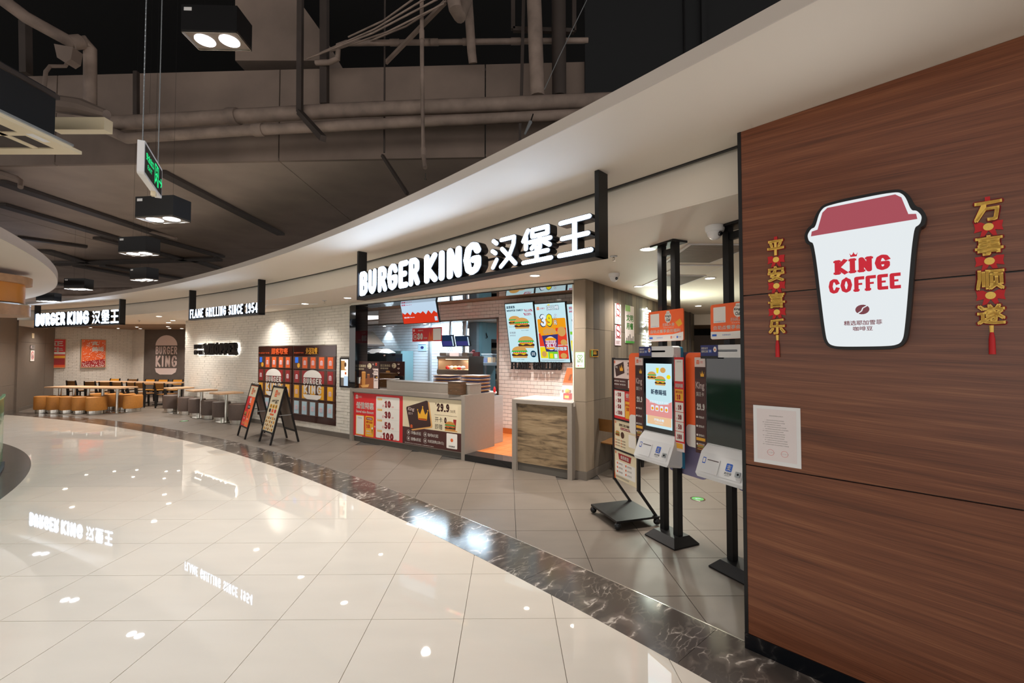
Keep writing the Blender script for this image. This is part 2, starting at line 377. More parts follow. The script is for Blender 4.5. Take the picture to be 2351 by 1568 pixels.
class Art:
    """flat print: coloured shapes on thin layers, one object per colour and layer"""
    def __init__(s, parent, y=0.0, name='print', eps=0.0007): s.p = parent; s.y = y; s.d = {}; s.n = name; s.e = eps
    def mb(s, m, k): return s.d.setdefault((m, k), MB())
    def poly(s, m, k, pts): s.mb(m, k).flat(pts, s.y - s.e * k); return s
    def rect(s, m, k, x0, x1, z0, z1, r=0): return s.poly(m, k, rrect(x0, x1, z0, z1, r) if r else [(x0, z0), (x1, z0), (x1, z1), (x0, z1)])
    def disc(s, m, k, x, z, rx, rz=None, n=18): return s.poly(m, k, disc(x, z, rx, rz, n))
    def line(s, m, k, pts, w): s.mb(m, k).stroke(pts, w, s.y - s.e * k, None, True, 8); return s
    def text(s, m, k, t, x0, x1, z0, z1, bold=0.012, shear=0.0):
        V, Fc, a, b, c, d = text_mesh(t, bold); q = s.mb(m, k); n = len(q.v); y = s.y - s.e * k
        for vx, vz in V:
            fz = (vz - c) / (d - c); q.v.append((x0 + (vx - a) / (b - a) * (x1 - x0) + shear * fz * (z1 - z0), y, z0 + fz * (z1 - z0)))
        q.f += [tuple(n + i for i in f) for f in Fc]; return s
    def slabtext(s, m, k, t, x0, x1, z0, z1, w=.24, serif=True): put_letters(s.mb(m, k), t, x0, x1, z0, z1, w, serif, s.y - s.e * k); return s
    def lines(s, m, k, x0, x1, z0, z1, n, fill=.45):  # rows of unreadably small print
        for i in range(n):
            z = z1 - (i + .5) * (z1 - z0) / n; h = (z1 - z0) / n * fill / 2; s.rect(m, k, x0, x1 - (x1 - x0) * random.random() * .3, z - h, z + h)
        return s
    def logo(s, m, k, cx, cz, h, m2=None, m3=None):   # bun, two words, bun
        w = h * .54; m2 = m2 or m; m3 = m3 or m2
        s.poly(m, k, [(cx + w * math.cos(a), cz + h * .235 + h * .26 * math.sin(a)) for a in [PI * i / 14 for i in range(15)]])
        s.poly(m3, k, [(cx - w, cz - h * .34), (cx - w * .9, cz - h * .44), (cx - w * .55, cz - h * .5), (cx + w * .55, cz - h * .5), (cx + w * .9, cz - h * .44), (cx + w, cz - h * .34)])
        put_letters(s.mb(m2, k), 'BURGER', cx - w, cx + w, cz + h * .01, cz + h * .21, .2, False, s.y - s.e * k)
        put_letters(s.mb(m2, k), 'KING', cx - w, cx + w, cz - h * .31, cz - h * .02, .2, False, s.y - s.e * k); return s
    def minilogo(s, m, k, cx, cz, h, mt=None):
        w = h * .48
        s.poly(m, k, [(cx + w * math.cos(a), cz + h * .2 + h * .28 * math.sin(a)) for a in [PI * i / 8 for i in range(9)]])
        s.rect(mt or m, k, cx - w, cx + w, cz - .02 * h, cz + .13 * h); s.rect(mt or m, k, cx - w, cx + w, cz - .24 * h, cz - .08 * h)
        s.rect(m, k, cx - w, cx + w, cz - .48 * h, cz - .31 * h, h * .06); return s
    def burger(s, k, cx, z, w, pre='p_', dbl=False):
        h = w * .62; g, t, b, pt = (pre + 'green', pre + ('red' if pre == 'p_' else 'tomato'), pre + 'bun', pre + 'patty')
        s.rect(b, k, cx - w * .46, cx + w * .46, z, z + h * .16, h * .07)
        s.rect(pt, k, cx - w * .5, cx + w * .5, z + h * .15, z + h * .36, h * .08)
        s.poly(pre + 'yellow', k, [(cx - w * .46, z + h * .4), (cx - w * .2, z + h * .24), (cx, z + h * .38), (cx + w * .25, z + h * .25), (cx + w * .46, z + h * .4)])
        s.rect(t, k, cx - w * .42, cx + w * .42, z + h * .38, z + h * .47, h * .03)
        zz = [(cx - w * .52 + w * 1.04 * i / 16, z + h * (.46 + (.07 if i % 2 else 0))) for i in range(17)]
        s.poly(g, k, zz + [(cx + w * .46, z + h * .66), (cx - w * .46, z + h * .66)])
        s.poly(b, k, [(cx + w * .46 * math.cos(a), z + h * .62 + h * .38 * math.sin(a)) for a in [PI * i / 12 for i in range(13)]]); return s
    def crown(s, m, k, cx, z, w, h):
        s.poly(m, k, [(cx - w / 2 * .86, z), (cx + w / 2 * .86, z), (cx + w / 2, z + h * .7), (cx + w * .26, z + h * .4), (cx, z + h), (cx - w * .26, z + h * .4), (cx - w / 2, z + h * .7)])
        for dx, dz in ((-.5, .75), (0, 1.02), (.5, .75)): s.disc(m, k, cx + dx * w, z + dz * h, w * .06, None, 8)
        return s
    def build(s):
        for (m, k), q in s.d.items(): q.build(s.n, m, s.p)
UNIT = MB().box(-.5, .5, -.5, .5, -.5, .5).mesh('brick')
def unit_mesh(m):
    me = UNIT.copy(); me.materials.clear(); me.materials.append(M[m]); return me
def courses(root, x0, x1, z0, z1, y, bl, bh, gap, m, name, holes=(), nparts=300, depth=.012, jit=.004, off=.5):
    """courses of bricks or tiles facing -y of root; the nearest to the eye are objects of their own, the rest one stuff part"""
    me = unit_mesh(m); out = []; nz = int(round((z1 - z0) / bh)); ca, sa = math.cos(root.rotation_euler.z), math.sin(root.rotation_euler.z)
    for i in range(nz):
        a = z0 + i * (z1 - z0) / nz; b = z0 + (i + 1) * (z1 - z0) / nz; zc = (a + b) / 2; x = x0 - bl * (off if i % 2 else 0) - bl * random.random() * .04
        cut = [(h[0], h[1]) for h in holes if h[2] < zc < h[3]]
        while x < x1:
            segs = [(max(x, x0), min(x + bl, x1))]
            for h0, h1 in cut:
                ns = []
                for s0, s1 in segs:
                    if h1 <= s0 or h0 >= s1: ns.append((s0, s1)); continue
                    if h0 > s0: ns.append((s0, h0))
                    if h1 < s1: ns.append((h1, s1))
                segs = ns
            for s0, s1 in segs:
                if s1 - s0 > gap * 3: out.append((s0 + gap / 2, s1 - gap / 2, a + gap / 2, b - gap / 2, random.random() * jit))
            x += bl
    def dist(q):
        lx, ly = (q[0] + q[1]) / 2, y; P = root.location + Vector((lx * ca - ly * sa, lx * sa + ly * ca, (q[2] + q[3]) / 2))
        return (P - cam.location).length
    out.sort(key=dist)
    for s0, s1, a, b, j in out[:nparts]:
        piece(me, name, root, ((s0 + s1) / 2, y - j + depth / 2, (a + b) / 2), (s1 - s0, depth, b - a))
    if out[nparts:]:
        mb = MB()
        for s0, s1, a, b, j in out[nparts:]: mb.box(s0, s1, y - j, y - j + depth, a, b)
        o = mb.build(name + '_field', m, root); o['kind'] = 'stuff'
def clip(poly, p, n):                              # keep the side where (q-p).n <= 0
    out = []
    for i in range(len(poly)):
        a, b = poly[i], poly[(i + 1) % len(poly)]; da = (a[0] - p[0]) * n[0] + (a[1] - p[1]) * n[1]; db = (b[0] - p[0]) * n[0] + (b[1] - p[1]) * n[1]
        if da <= 0: out.append(a)
        if (da <= 0) != (db <= 0):
            t = da / (da - db); out.append((a[0] + (b[0] - a[0]) * t, a[1] + (b[1] - a[1]) * t))
    return out
def spot(parent, loc, power, col=(1, .93, .84), ang=110, blend=.6, rad=.05, rot=(0, 0, 0)):
    l = bpy.data.lights.new('light', 'SPOT'); l.energy = power; l.color = col; l.spot_size = math.radians(ang); l.spot_blend = blend; l.shadow_soft_size = rad
    o = bpy.data.objects.new('light', l); COL.objects.link(o); o.parent = parent; o.location = loc; o.rotation_euler = rot; return o
def area(parent, loc, power, col, sx, sy, rot=(0, 0, 0)):
    l = bpy.data.lights.new('light', 'AREA'); l.energy = power; l.color = col; l.shape = 'RECTANGLE'; l.size = sx; l.size_y = sy
    o = bpy.data.objects.new('light', l); COL.objects.link(o); o.parent = parent; o.location = loc; o.rotation_euler = rot; return o
# ================================================================ THE SETTING
GT = 0.0092                                        # the tile grid leans this much to the camera's axis
AC = Vector((-14.9, -1.0)); AR = 10.9              # round opening of the mall on the left
def fit_atrium():
    global AC, AR
    P = [(-6.09, 5.39), (-7.6, 7.145), (-9.82, 8.74)]
    (ax, ay), (bx_, by), (cx, cy) = P; d = 2 * (ax * (by - cy) + bx_ * (cy - ay) + cx * (ay - by))
    ux = ((ax * ax + ay * ay) * (by - cy) + (bx_ * bx_ + by * by) * (cy - ay) + (cx * cx + cy * cy) * (ay - by)) / d
    uy = ((ax * ax + ay * ay) * (cx - bx_) + (bx_ * bx_ + by * by) * (ax - cx) + (cx * cx + cy * cy) * (bx_ - ax)) / d
    AC = Vector((ux, uy)); AR = math.hypot(ax - ux, ay - uy)
fit_atrium()
R_CREAM, R_STRIP, R_SHOP = 35.78, 36.26, 36.27
def tiled(root, name, m, x_range, y_range, ox, oy, size, gap, keep, nmax=300, thick=.012):
    pieces = []
    for i in range(*x_range):
        for j in range(*y_range):
            x, y = ox + i * size, oy + j * size; h = size / 2 - gap / 2
            poly = [(x - h, y - h), (x + h, y - h), (x + h, y + h), (x - h, y + h)]
            poly = [(a - GT * b, b + GT * a) for a, b in poly]
            q = keep(poly)
            if q and len(q) > 2: pieces.append((q, len(q) == 4 and q == poly))
    pieces.sort(key=lambda t: (sum(p[0] for p in t[0]) / len(t[0])) ** 2 + (sum(p[1] for p in t[0]) / len(t[0])) ** 2)
    def inview(q):
        cx = sum(p[0] for p in q) / len(q); cy = sum(p[1] for p in q) / len(q); return cy > 1.6 and abs(cx) < cy * 1.2 + .5
    rest = MB(); n = 0; me0 = None
    for q, full in pieces:
        if inview(q) and n < nmax:
            cx = sum(p[0] for p in q) / len(q); cy = sum(p[1] for p in q) / len(q)
            if full:
                if me0 is None:
                    me0 = MB().slab([(a - cx, b - cy) for a, b in q], -thick, 0).mesh(name); me0.materials.append(M[m])
                piece(me0, name, root, (cx, cy, 0))
            else:
                me = MB().slab([(a - cx, b - cy) for a, b in q], -thick, 0).mesh(name); me.materials.append(M[m]); piece(me, name, root, (cx, cy, 0))
            n += 1
        else: rest.slab(q, -thick, 0)
    if rest.v: o = rest.build(name + '_field', m, root); o['kind'] = 'stuff'
def ctr(q): return sum(p[0] for p in q) / len(q), sum(p[1] for p in q) / len(q)
def keep_cream(q):
    cx, cy = ctr(q); n = Vector((cx - CC.x, cy - CC.y)).normalized(); q = clip(q, (CC.x + n.x * (R_CREAM + .01), CC.y + n.y * (R_CREAM + .01)), n)
    if len(q) < 3: return None
    m = Vector((cx - AC.x, cy - AC.y)).normalized(); return clip(q, (AC.x + m.x * (AR - .012), AC.y + m.y * (AR - .012)), (-m.x, -m.y))
def keep_grey(q):
    cx, cy = ctr(q); n = Vector((cx - CC.x, cy - CC.y)).normalized(); q = clip(q, (CC.x + n.x * (R_SHOP - .005), CC.y + n.y * (R_SHOP - .005)), (-n.x, -n.y))
    if len(q) < 3: return None
    w = Vector((cx, cy, 0)) - O; u, v = w.dot(DD), w.dot(NN)
    if v > .1 and -.2 < u < 4.9: return None            # kitchen
    if v > .5 and -8.3 < u < 4.9: return None
    return q
fl = thing('floor', 'polished cream tile floor of the mall walkway', 'floor', kind='structure')
MB().slab([(lambda p: (p.x, p.y))(pol(R_CREAM + .2, math.radians(28 + i))) for i in range(52)] + [(-24, -6), (2, -6)], -.06, -.008).build('grout', 'grout_light', fl)
tiled(fl, 'floor_tile', 'cream_tile', (-30, 8), (-6, 24), *(lambda p: ((p.x + GT * p.y), (p.y - GT * p.x)))(on_z(905.5, 1318.2) + Vector((.3, .3, 0))), .6, .004, keep_cream)
fs = thing('floor_shop', 'matt grey-beige tile floor inside the restaurant front', 'floor', kind='structure')
MB().slab([(-24, 1), (16, -4), (16, 26), (-24, 26)], -.09, -.0095).build('grout', 'grout_dark', fs)
tiled(fs, 'floor_tile', 'grey_tile', (-32, 16), (-10, 34), *(lambda p: ((p.x + GT * p.y), (p.y - GT * p.x)))(on_z(1349, 1281.5) + Vector((.3, .3, 0))), .6, .005, keep_grey)
# dark marble band, one slab after another
band = thing('floor_border', 'curved dark marble border band with white veins', 'floor', kind='structure')
a0, a1 = math.radians(33), math.radians(76); step = 1.25 / 36; a = a0
while a < a1:
    b = min(a + step, a1); n = 6
    e = .0011 / 36
    q = [pol(R_CREAM, a + e + (b - a - 2 * e) * i / n) for i in range(n + 1)] + [pol(R_STRIP, b - e - (b - a - 2 * e) * i / n) for i in range(n + 1)]
    MB().slab([(p.x, p.y) for p in q], -.012, .0015).build('border_slab', 'dark_marble', band); a = b
q = [pol(R_STRIP + .001, a0 + (a1 - a0) * i / 90) for i in range(91)] + [pol(R_STRIP + .012, a1 - (a1 - a0) * i / 90) for i in range(91)]
MB().slab([(p.x, p.y) for p in q], -.012, .003).build('metal_strip', 'steel_strip', band)
# atrium edge
fa = thing('floor_edge', 'grey veined marble edge around the round opening', 'floor', kind='structure')
for k in range(24):
    b0 = math.radians(-40 + k * 6); b1 = b0 + math.radians(5.97); n = 6
    q = [(AC.x + AR * math.cos(b0 + (b1 - b0) * i / n), AC.y + AR * math.sin(b0 + (b1 - b0) * i / n)) for i in range(n + 1)] + [(AC.x + (AR - .95) * math.cos(b1 - (b1 - b0) * i / n), AC.y + (AR - .95) * math.sin(b1 - (b1 - b0) * i / n)) for i in range(n + 1)]
    MB().slab(q, -.012, .002).build('border_slab', 'grey_marble', fa)
# soffit over the shop line
def ring(mb, r0, r1, z0, z1, A0, A1, n=80):
    q = [pol(r0, A0 + (A1 - A0) * i / n) for i in range(n + 1)]; w = [pol(r1, A0 + (A1 - A0) * i / n) for i in range(n + 1)]
    rings = [[(p.x, p.y, z0), (s.x, s.y, z0), (s.x, s.y, z1), (p.x, p.y, z1)] for p, s in zip(q, w)]
    return mb.loft(rings)
ZS, ZC = 3.07, 2.78
A0, A1 = math.radians(30), math.radians(78)
so = thing('ceiling_soffit', 'curved white plaster soffit over the shop line', 'ceiling', kind='structure')
ring(MB(), 35.39, 36.40, ZS, ZS + .07, A0, A1).build('soffit_board', 'white_paint', so)
ring(MB(), 35.385, 35.392, ZS - .001, ZS + .072, A0, A1).build('fascia', 'soffit_edge', so)
ring(MB(), 36.40, 36.445, ZS + .03, ZS + .07, A0, A1).build('slot', 'void_black', so)
ring(MB(), 36.445, 36.47, ZC + .012, ZS + .07, A0, A1).build('drop_face', 'white_paint', so)
ring(MB(), 36.375, 36.402, ZS - .008, ZS + .03, A0, A1).build('track', 'black_metal', so)
cs = thing('ceiling_shop', 'flat cream plaster ceiling inside the restaurant', 'ceiling', kind='structure')
q = [pol(36.447, A0 + (A1 - A0) * i / 60) for i in range(61)]
MB().slab([(p.x, p.y) for p in q + [Vector((-30, 26, 0)), front(-8.46, 9), front(-8.46, .13), front(4.99, .13), front(4.99, 8), Vector((16, 26, 0)), Vector((16, -3, 0))]], ZC, ZC + .05).build('ceiling_board', 'white_paint', cs)
# teak wall on the right
WA = on_z(1711, 1487); WD = Vector((.68727, -.72641, 0)); AW = math.atan2(WD.y, WD.x)
wr = thing('wall_right', 'reddish brown veneer wall of three stacked panels', 'wall', WA, AW, kind='structure')
for za, zb in ((.092, 1.0695), (1.0765, 2.0705), (2.0775, 3.069)): bx('veneer_panel', 'teak', wr, .02, 3.2, 0, .03, za, zb)
bx('backing', 'black_plastic', wr, .02, 3.2, .022, .3, .0, 3.069)
bx('edge_trim', 'black_metal', wr, 0, .02, -.003, .3, 0, 3.069)
tag(MB().box(.0, 3.2, -.006, .02, .002, .091).build('baseboard_right', 'black_gloss', wr), 'black baseboard', 'baseboard')
del bpy.data.objects['baseboard_right']['category']
# brick front wall
wf = thing('wall_front', 'white painted brick wall beside the service counter', 'wall', O, AS, kind='structure')
BY = .12; LK = (-3.92, -.63, .215, 1.935); NI = (-.50, -.17, 1.04, 1.67)
MB().box(-8.46, -.05, BY + .006, BY + .3, 0, ZC).build('backing', 'mortar', wf)
courses(wf, -8.46, -.05, .095, ZC - .004, BY, .235, .064, .0048, 'brick_white', 'brick', (LK, NI), 300, .02, .007)
wh = thing('wall_header', 'row of white bricks above the counter opening', 'wall', O, AS, kind='structure')
bx('backing', 'mortar', wh, -.05, 5.0, .055, .13, 2.735, ZC)
courses(wh, -.05, 4.995, 2.73, ZC - .003, .04, .36, .046, .004, 'brick_white', 'brick', (), 40, .02, .002)
bx('mirror_strip', 'mirror', wh, -.05, 4.99, .04, .55, 2.722, 2.729)
bx('frame_strip', 'black_metal', wh, -.05, 4.99, .03, .045, 2.716, 2.731)
bb = MB().box(-8.46, -.04, .095, .13, .0, .095).build('baseboard_front', 'skirting_grey', None, loc=None); bb.location = O; bb.rotation_euler.z = AS
tag(bb, 'grey tile baseboard under the white brick wall', 'baseboard', kind='structure')
# opening post, dark mirror glass
po = MB().box(-.045, .15, .005, .3, 1.062, 2.716).build('trim_1', 'black_gloss'); po.location = O; po.rotation_euler.z = AS
tag(po, 'glossy black post at the left end of the counter opening', 'post', kind='structure')
# pillar and plank wall at the right end of the front
wp = thing('wall_pillar', 'greige plank-tile pillar and side wall right of the counter', 'wall', O, AS, kind='structure')
bx('backing', 'grout_dark', wp, 4.985, 5.155, .075, 6.6, 0, ZC)
bx('edge_strip', 'white_paint', wp, 4.965, 4.985, .05, .35, .1, ZC - .01)
for i, (za, zb) in enumerate(((.115, 1.07), (1.074, 2.09), (2.094, 2.775))): bx('plank_tile', 'plank4', wp, 4.987, 5.158, .056, .076, za, zb)
pl = [.0]; random.seed(5)
while pl[-1] < 6.4: pl.append(pl[-1] + random.choice((.09, .14, .2, .2, .26)))
for r_, (za, zb) in enumerate(((.115, 1.07), (1.074, 2.09), (2.094, 2.775))):
    for i in range(len(pl) - 1):
        bx('plank_tile', 'plank%d' % random.choice((0, 1, 2, 3) if i else (4,)), wp, 5.155, 5.166, .06 + pl[i], .06 + pl[i + 1] - .004, za, zb)
bx('skirting', 'skirting_grey', wp, 4.985, 5.175, .045, 6.6, 0, .112)
random.seed(21)
# kitchen
wk = thing('wall_kitchen', 'white subway tile wall behind the counter with menu screens', 'wall', O, AS, kind='structure')
KV = 1.98
bx('backing', 'grout_grey', wk, 2.26, 5.1, KV + .006, KV + .1, .1, 2.88)
bx('backing', 'grout_grey', wk, -1.6, 2.26, KV + .006, KV + .1, 2.51, 2.88)
courses(wk, 2.27, 5.1, .21, 2.88, KV, .158, .0763, .0058, 'tile_white', 'wall_tile', (), 300, .012, .0015)
courses(wk, -1.6, 2.27, 2.515, 2.88, KV, .158, .0763, .0058, 'tile_white', 'wall_tile', (), 120, .012, .0015)
bx('skirting_tile', 'orange_floor_tile', wk, 2.27, 5.1, KV - .006, KV + .01, .1, .21)
bx('jamb', 'steel_warm', wk, 2.225, 2.27, KV - .015, KV + .12, .1, 2.51)
bx('lintel', 'steel_warm', wk, -1.6, 2.27, KV - .015, KV + .12, 2.485, 2.512)
wb = thing('wall_back', 'cool lit subway tile wall at the rear of the kitchen', 'wall', O, AS, kind='structure')
BV = 2.95; BE = fv(1062, 800, 2.95)[0]
bx('backing', 'grout_grey', wb, -3.6, BE, BV + .006, BV + .1, .1, 2.62)
courses(wb, -3.6, BE, .9, 2.6, BV, .158, .0763, .0058, 'tile_cool', 'wall_tile', (), 300, .012, .0015)
u_, z_ = fv(985, 800, BV - .05); bx('corner_trim', 'steel', wb, u_ - .03, u_ + .05, BV - .06, BV, .1, 2.6)
wb2 = thing('wall_far', 'tiled wall far inside the kitchen behind the shelves', 'wall', O, AS, kind='structure')
bx('backing', 'grout_grey', wb2, .5, 5.2, 6.006, 6.1, .1, 2.8); courses(wb2, .6, 5.1, 1.2, 2.7, 6.0, .158, .0763, .005, 'tile_cool', 'wall_tile', (), 60, .012, .001)
bx('side_panel', 'tile_white', wb2, 5.1, 5.15, .3, 6.1, .1, 2.85); bx('left_panel', 'tile_cool', wb2, -3.7, -3.6, .4, 3.0, .1, 2.85)
ck = thing('ceiling_kitchen', 'brown ceiling strip and white kitchen ceiling behind it', 'ceiling', kind='structure'); ck.location = O; ck.rotation_euler.z = AS
bx('strip', 'ceil_brown', ck, -3.6, 5.15, .56, KV + .1, 2.885, 2.92); bx('strip_edge', 'ceil_brown', ck, -3.6, 5.1, .55, .56, 2.729, 2.92)
bx('kitchen_board', 'white_paint', ck, -3.6, 5.15, KV + .1, 6.1, 2.62, 2.66)
fk = thing('floor_kitchen', 'raised kitchen floor of orange quarry tiles with black edge', 'floor', O, AS, kind='structure')
bx('grout', 'orange_grout', fk, -3.6, 5.1, .3, 6.1, -.05, .094)
me = unit_mesh('orange_floor_tile')
for i in range(14):
    for j in range(6): piece(me, 'floor_tile', fk, (2.4 + .2 * i + .1 * 0, .45 + .29 * j, .09), (.196, .286, .02))
bx('step_edge', 'black_gloss', fk, 3.035, 3.995, .0, .31, -.01, .101)
# dining bay on the left
PW0, PW1 = Vector((-15.62, 18.45, 0)), Vector((-11.6, 18.0, 0))
def wall_between(name, label, a, b, cat='wall'):
    d = (b - a); o = thing(name, label, cat, a, math.atan2(d.y, d.x), kind='structure'); return o, d.length
wa, L = wall_between('wall_alcove', 'white brick wall at the back of the dining bay', Vector((-16.95, 16.55, 0)), PW0)
bx('backing', 'mortar', wa, -.6, L + .02, .006, .2, 0, ZC); courses(wa, -.6, L, .12, ZC, 0, .23, .064, .006, 'brick_white', 'brick', (), 120, .02, .008)
bx('skirting', 'skirting_grey', wa, -.6, L, -.012, 0, 0, .12)
wc, L = wall_between('wall_alcove_right', 'white brick wall with dark logo panel in the dining bay', PW0, PW1)
def along(root_a, root_b, px):
    d = (root_b - root_a); r = ray(px, 800); k = r.x / r.y
    t = (k * root_a.y - root_a.x) / (d.x - k * d.y); return t * d.length
xp = along(PW0, PW1, 332)
bx('backing', 'mortar', wc, 0, L, .006, .2, 0, ZC); courses(wc, 0, xp, .12, ZC, 0, .23, .064, .006, 'brick_white', 'brick', (), 120, .02, .008)
bx('dark_panel', 'dark_wall', wc, xp, L, -.02, .01, .1, ZC - .01); bx('skirting', 'skirting_grey', wc, 0, L, -.03, 0, 0, .12)
xa, xb = along(PW0, PW1, 358), along(PW0, PW1, 408); zt, zb = on_y(383, 769, 18.2).z, on_y(383, 860, 18.2).z
A = Art(wc, -.022, 'burger_emblem'); A.logo('p_pinkwhite', 1, (xa + xb) / 2, (zt + zb) / 2, (xb - xa) / 1.08)
for m_, mb in A.d.items():
    c = (zt + zb) / 2; s_ = (zt - zb) / ((xb - xa) / 1.08); mb.v = [(x, y, c + (z - c) * s_) for x, y, z in mb.v]
A.build()
random.seed(3)
DW0, DW1 = Vector((-14.2, 12.37, 0)), Vector((-16.85, 16.5, 0))
wd_, L = wall_between('wall_left', 'taupe panelled wall with a flush service door', DW0, DW1)
xa_, xb_2, xc_, xd_ = along(DW0, DW1, 35), along(DW0, DW1, 41), along(DW0, DW1, 104), L
for za, zb in ((.1, .83), (.834, 2.06), (2.064, 3.05)): bx('wall_panel', 'wall_brown', wd_, -.6, xa_ - .004, -.02, .1, za, zb)
bx('pilaster', 'wall_brown', wd_, xa_, xb_2, -.06, .1, 0, 2.74); bx('wall_panel', 'wall_brown', wd_, xb_2 + .003, xc_, 0, .1, 2.124, ZC)
for za, zb in ((.1, .6), (.604, 1.42), (1.424, 2.12), (2.124, ZC)): bx('wall_panel', 'wall_brown', wd_, xc_ + .004, L + .1, 0, .1, za, zb)
bx('backing', 'void_black', wd_, -.6, L + .1, .03, .12, 0, ZC); bx('skirting', 'skirting_grey', wd_, -.6, L + .1, -.026, .1, 0, .1); bx('bulkhead', 'white_paint', wd_, xa_, xa_ + 1.4, -.35, -.06, 2.6, 2.775)
dr = MB().box(xb_2 + .008, xc_ - .004, .004, .028, .102, 2.118).build('door_1', 'wall_brown'); dr.location = wd_.location; dr.rotation_euler = wd_.rotation_euler
tag(dr, 'flush taupe service door with a no smoking sign on it', 'door', kind='structure')
wl = MB().box(-.05, .05, -2, .9, 0, 3.2).build('wall_left_end', 'void_black', None, loc=(-14.75, 12.2, 0)); tag(wl, 'dark end of the taupe wall at the picture edge', 'wall', kind='structure')
cb = thing('ceiling_alcove', 'brown lowered ceiling over the dining bay', 'ceiling', kind='structure')
MB().slab([(-18, 15.45), (-10.0, 15.45), (-10.0, 20), (-18, 20)], ZC - .02, ZC - .001).build('ceiling_board', 'ceil_brown', cb)
MB().slab([(-10.02, 14.1), (-9.6, 13.9), (-11.3, 18.3), (-11.6, 18.3)], 0, ZC).build('return_wall', 'brick_white', cb)
# right seating area behind the kiosks
wz = thing('wall_rear', 'tall brown cupboard doors at the rear of the seating area', 'wall', Vector((3.6, 14.2, 0)), math.atan2(-1.6, 7), kind='structure')
for i in range(8): bx('cupboard_door', 'door_brown', wz, .9 * i + .003, .9 * i + .897, 0, .04, .1, 2.32)
bx('backing', 'void_black', wz, 0, 7.2, .03, .2, 0, 2.8); bx('bulkhead', 'ceil_brown', wz, 0, 7.2, -2.2, .2, 2.52, 2.775); bx('bulkhead_edge', 'white_paint', wz, 0, 7.2, -2.23, -2.2, 2.5, 2.775)
wz2 = MB().box(-.1, .1, 0, 16, 0, 2.8).build('wall_far_right', 'wall_brown', None, loc=(9.5, 0, 0)); tag(wz2, 'brown wall closing the seating area on the right', 'wall', kind='structure')
# dark mall ceiling
ce = thing('ceiling', 'dark brown boarded ceiling and black void above the walkway', 'ceiling', kind='structure')
MB().box(-40, 25, -12, 40, 6.9, 7.0).build('slab', 'void_black', ce)
yb = [5.76, 8.2, 10.6, 13.2, 16, 19.5, 24]; xb_ = [-30, -24, -18, -13.2, -9.4, -6.2, -3.1, -.35, .98]
for j in range(6):
    for i in range(8):
        sh = -.04
        q = [(xb_[i] + .006, yb[j] + .006 + sh * xb_[i]), (xb_[i + 1] - .006, yb[j] + .006 + sh * xb_[i + 1]), (xb_[i + 1] - .006, yb[j + 1] - .006 + sh * xb_[i + 1]), (xb_[i] + .006, yb[j + 1] - .006 + sh * xb_[i])]
        MB().slab(q, 4.3 + random.random() * .012, 4.34).build('ceiling_panel', 'board_brown', ce)
for i in range(8):
    q = [(xb_[i] + .008, 5.76 - .04 * xb_[i]), (xb_[i + 1] - .008, 5.76 - .04 * xb_[i + 1]), (xb_[i + 1] - .008, 5.81 - .04 * xb_[i + 1]), (xb_[i] + .008, 5.81 - .04 * xb_[i])]
    MB().slab(q, 4.3, 5.53).build('face_panel', 'duct_brown', ce)
MB().slab([(-30, 5.9 + 1.2), (.98, 5.86), (.98, 6.0), (-30, 6.0 + 1.2)], 5.53, 5.57).build('cap_rail', 'steel_brown', ce)
MB().slab([(-30, 7.5), (.9, 6.2), (.9, 30), (-30, 30)], 4.36, 4.4).build('void_board', 'void_black', ce)
MB().box(.93, 9, 5.6, 5.65, 3.1, 6.9).build('black_board', 'panel_black', ce); MB().box(2.18, 2.2, 5.58, 5.6, 3.1, 6.9).build('board_seam', 'black_metal', ce); MB().box(2.4, 2.46, 5.55, 5.6, 3.1, 6.9).build('board_rib', 'panel_black', ce)
q = [on_y(x, y, 6.0) for x, y in ((540, 139), (737, 139), (737, 72), (682, -5), (540, -5))]; MB().prism([(p.x, min(p.z, 6.88)) for p in q], 6.0, 6.8).build('upper_duct', 'duct_brown', ce)
# ================================================================ HANGING SIGNS
def sign_frame(name, label, a, b, zbot):
    d = b - a; t = thing(name, label, 'sign', (a.x, a.y, zbot), math.atan2(d.y, d.x)); L = d.length; H = ZS - zbot - .002
    for x in (0, L - .035): bx('hanging_post', 'black_metal', t, x, x + .035, 0, .12, 0, H)
    bx('bottom_bar', 'black_metal', t, 0, L, 0, .12, 0, .035)
    return t, L
def face_letters(t, s, x0, x1, z0, z1, w, serif, depth=.085, gap=.08):
    """one part per character: dark return with a lit face"""
    ls, W = letters(s, w, serif, gap); k = (x1 - x0) / W; x = 0
    for ch in s:
        adv = (GL[ch][0] + gap + w * .6)
        if ch != ' ':
            cw = (GL[ch][0] + w * .6) * k; mb = MB(); put_letters(mb, ch, x0 + x * k, x0 + x * k + cw, z0, z1, w, serif, .02, .02 + depth, 0, .045 if not serif else .02)
            o = mb.build('letter', 'black_metal', t); mf = MB(); put_letters(mf, ch, x0 + x * k, x0 + x * k + cw, z0, z1, w, serif, .016, None, 0, 0)
            mf.build('lit_face', 'sign_white', o)
        x += adv
s1, L1 = sign_frame('hanging_sign', 'large lit white letter sign hanging above the service counter', Vector((-2.017, 5.807, 0)), Vector((.63, 3.225, 0)), 2.435)
face_letters(s1, 'BURGER', .03, 1.40, .045, .355, .26, False, .085, .02); face_letters(s1, 'KING', 1.47, 2.40, .045, .355, .26, False, .085, .02)
face_letters(s1, '汉堡王', 2.52, L1 - .05, .04, .345, .13, False, .085, .06)
bx('back_rail', 'black_metal', s1, 0, L1, .1, .115, .17, .19)
s3, L3 = sign_frame('hanging_sign', 'lit white letter sign hanging over the dining bay at far left', Vector((-12.99, 12.17, 0)), Vector((-9.43, 10.76, 0)), 2.45)
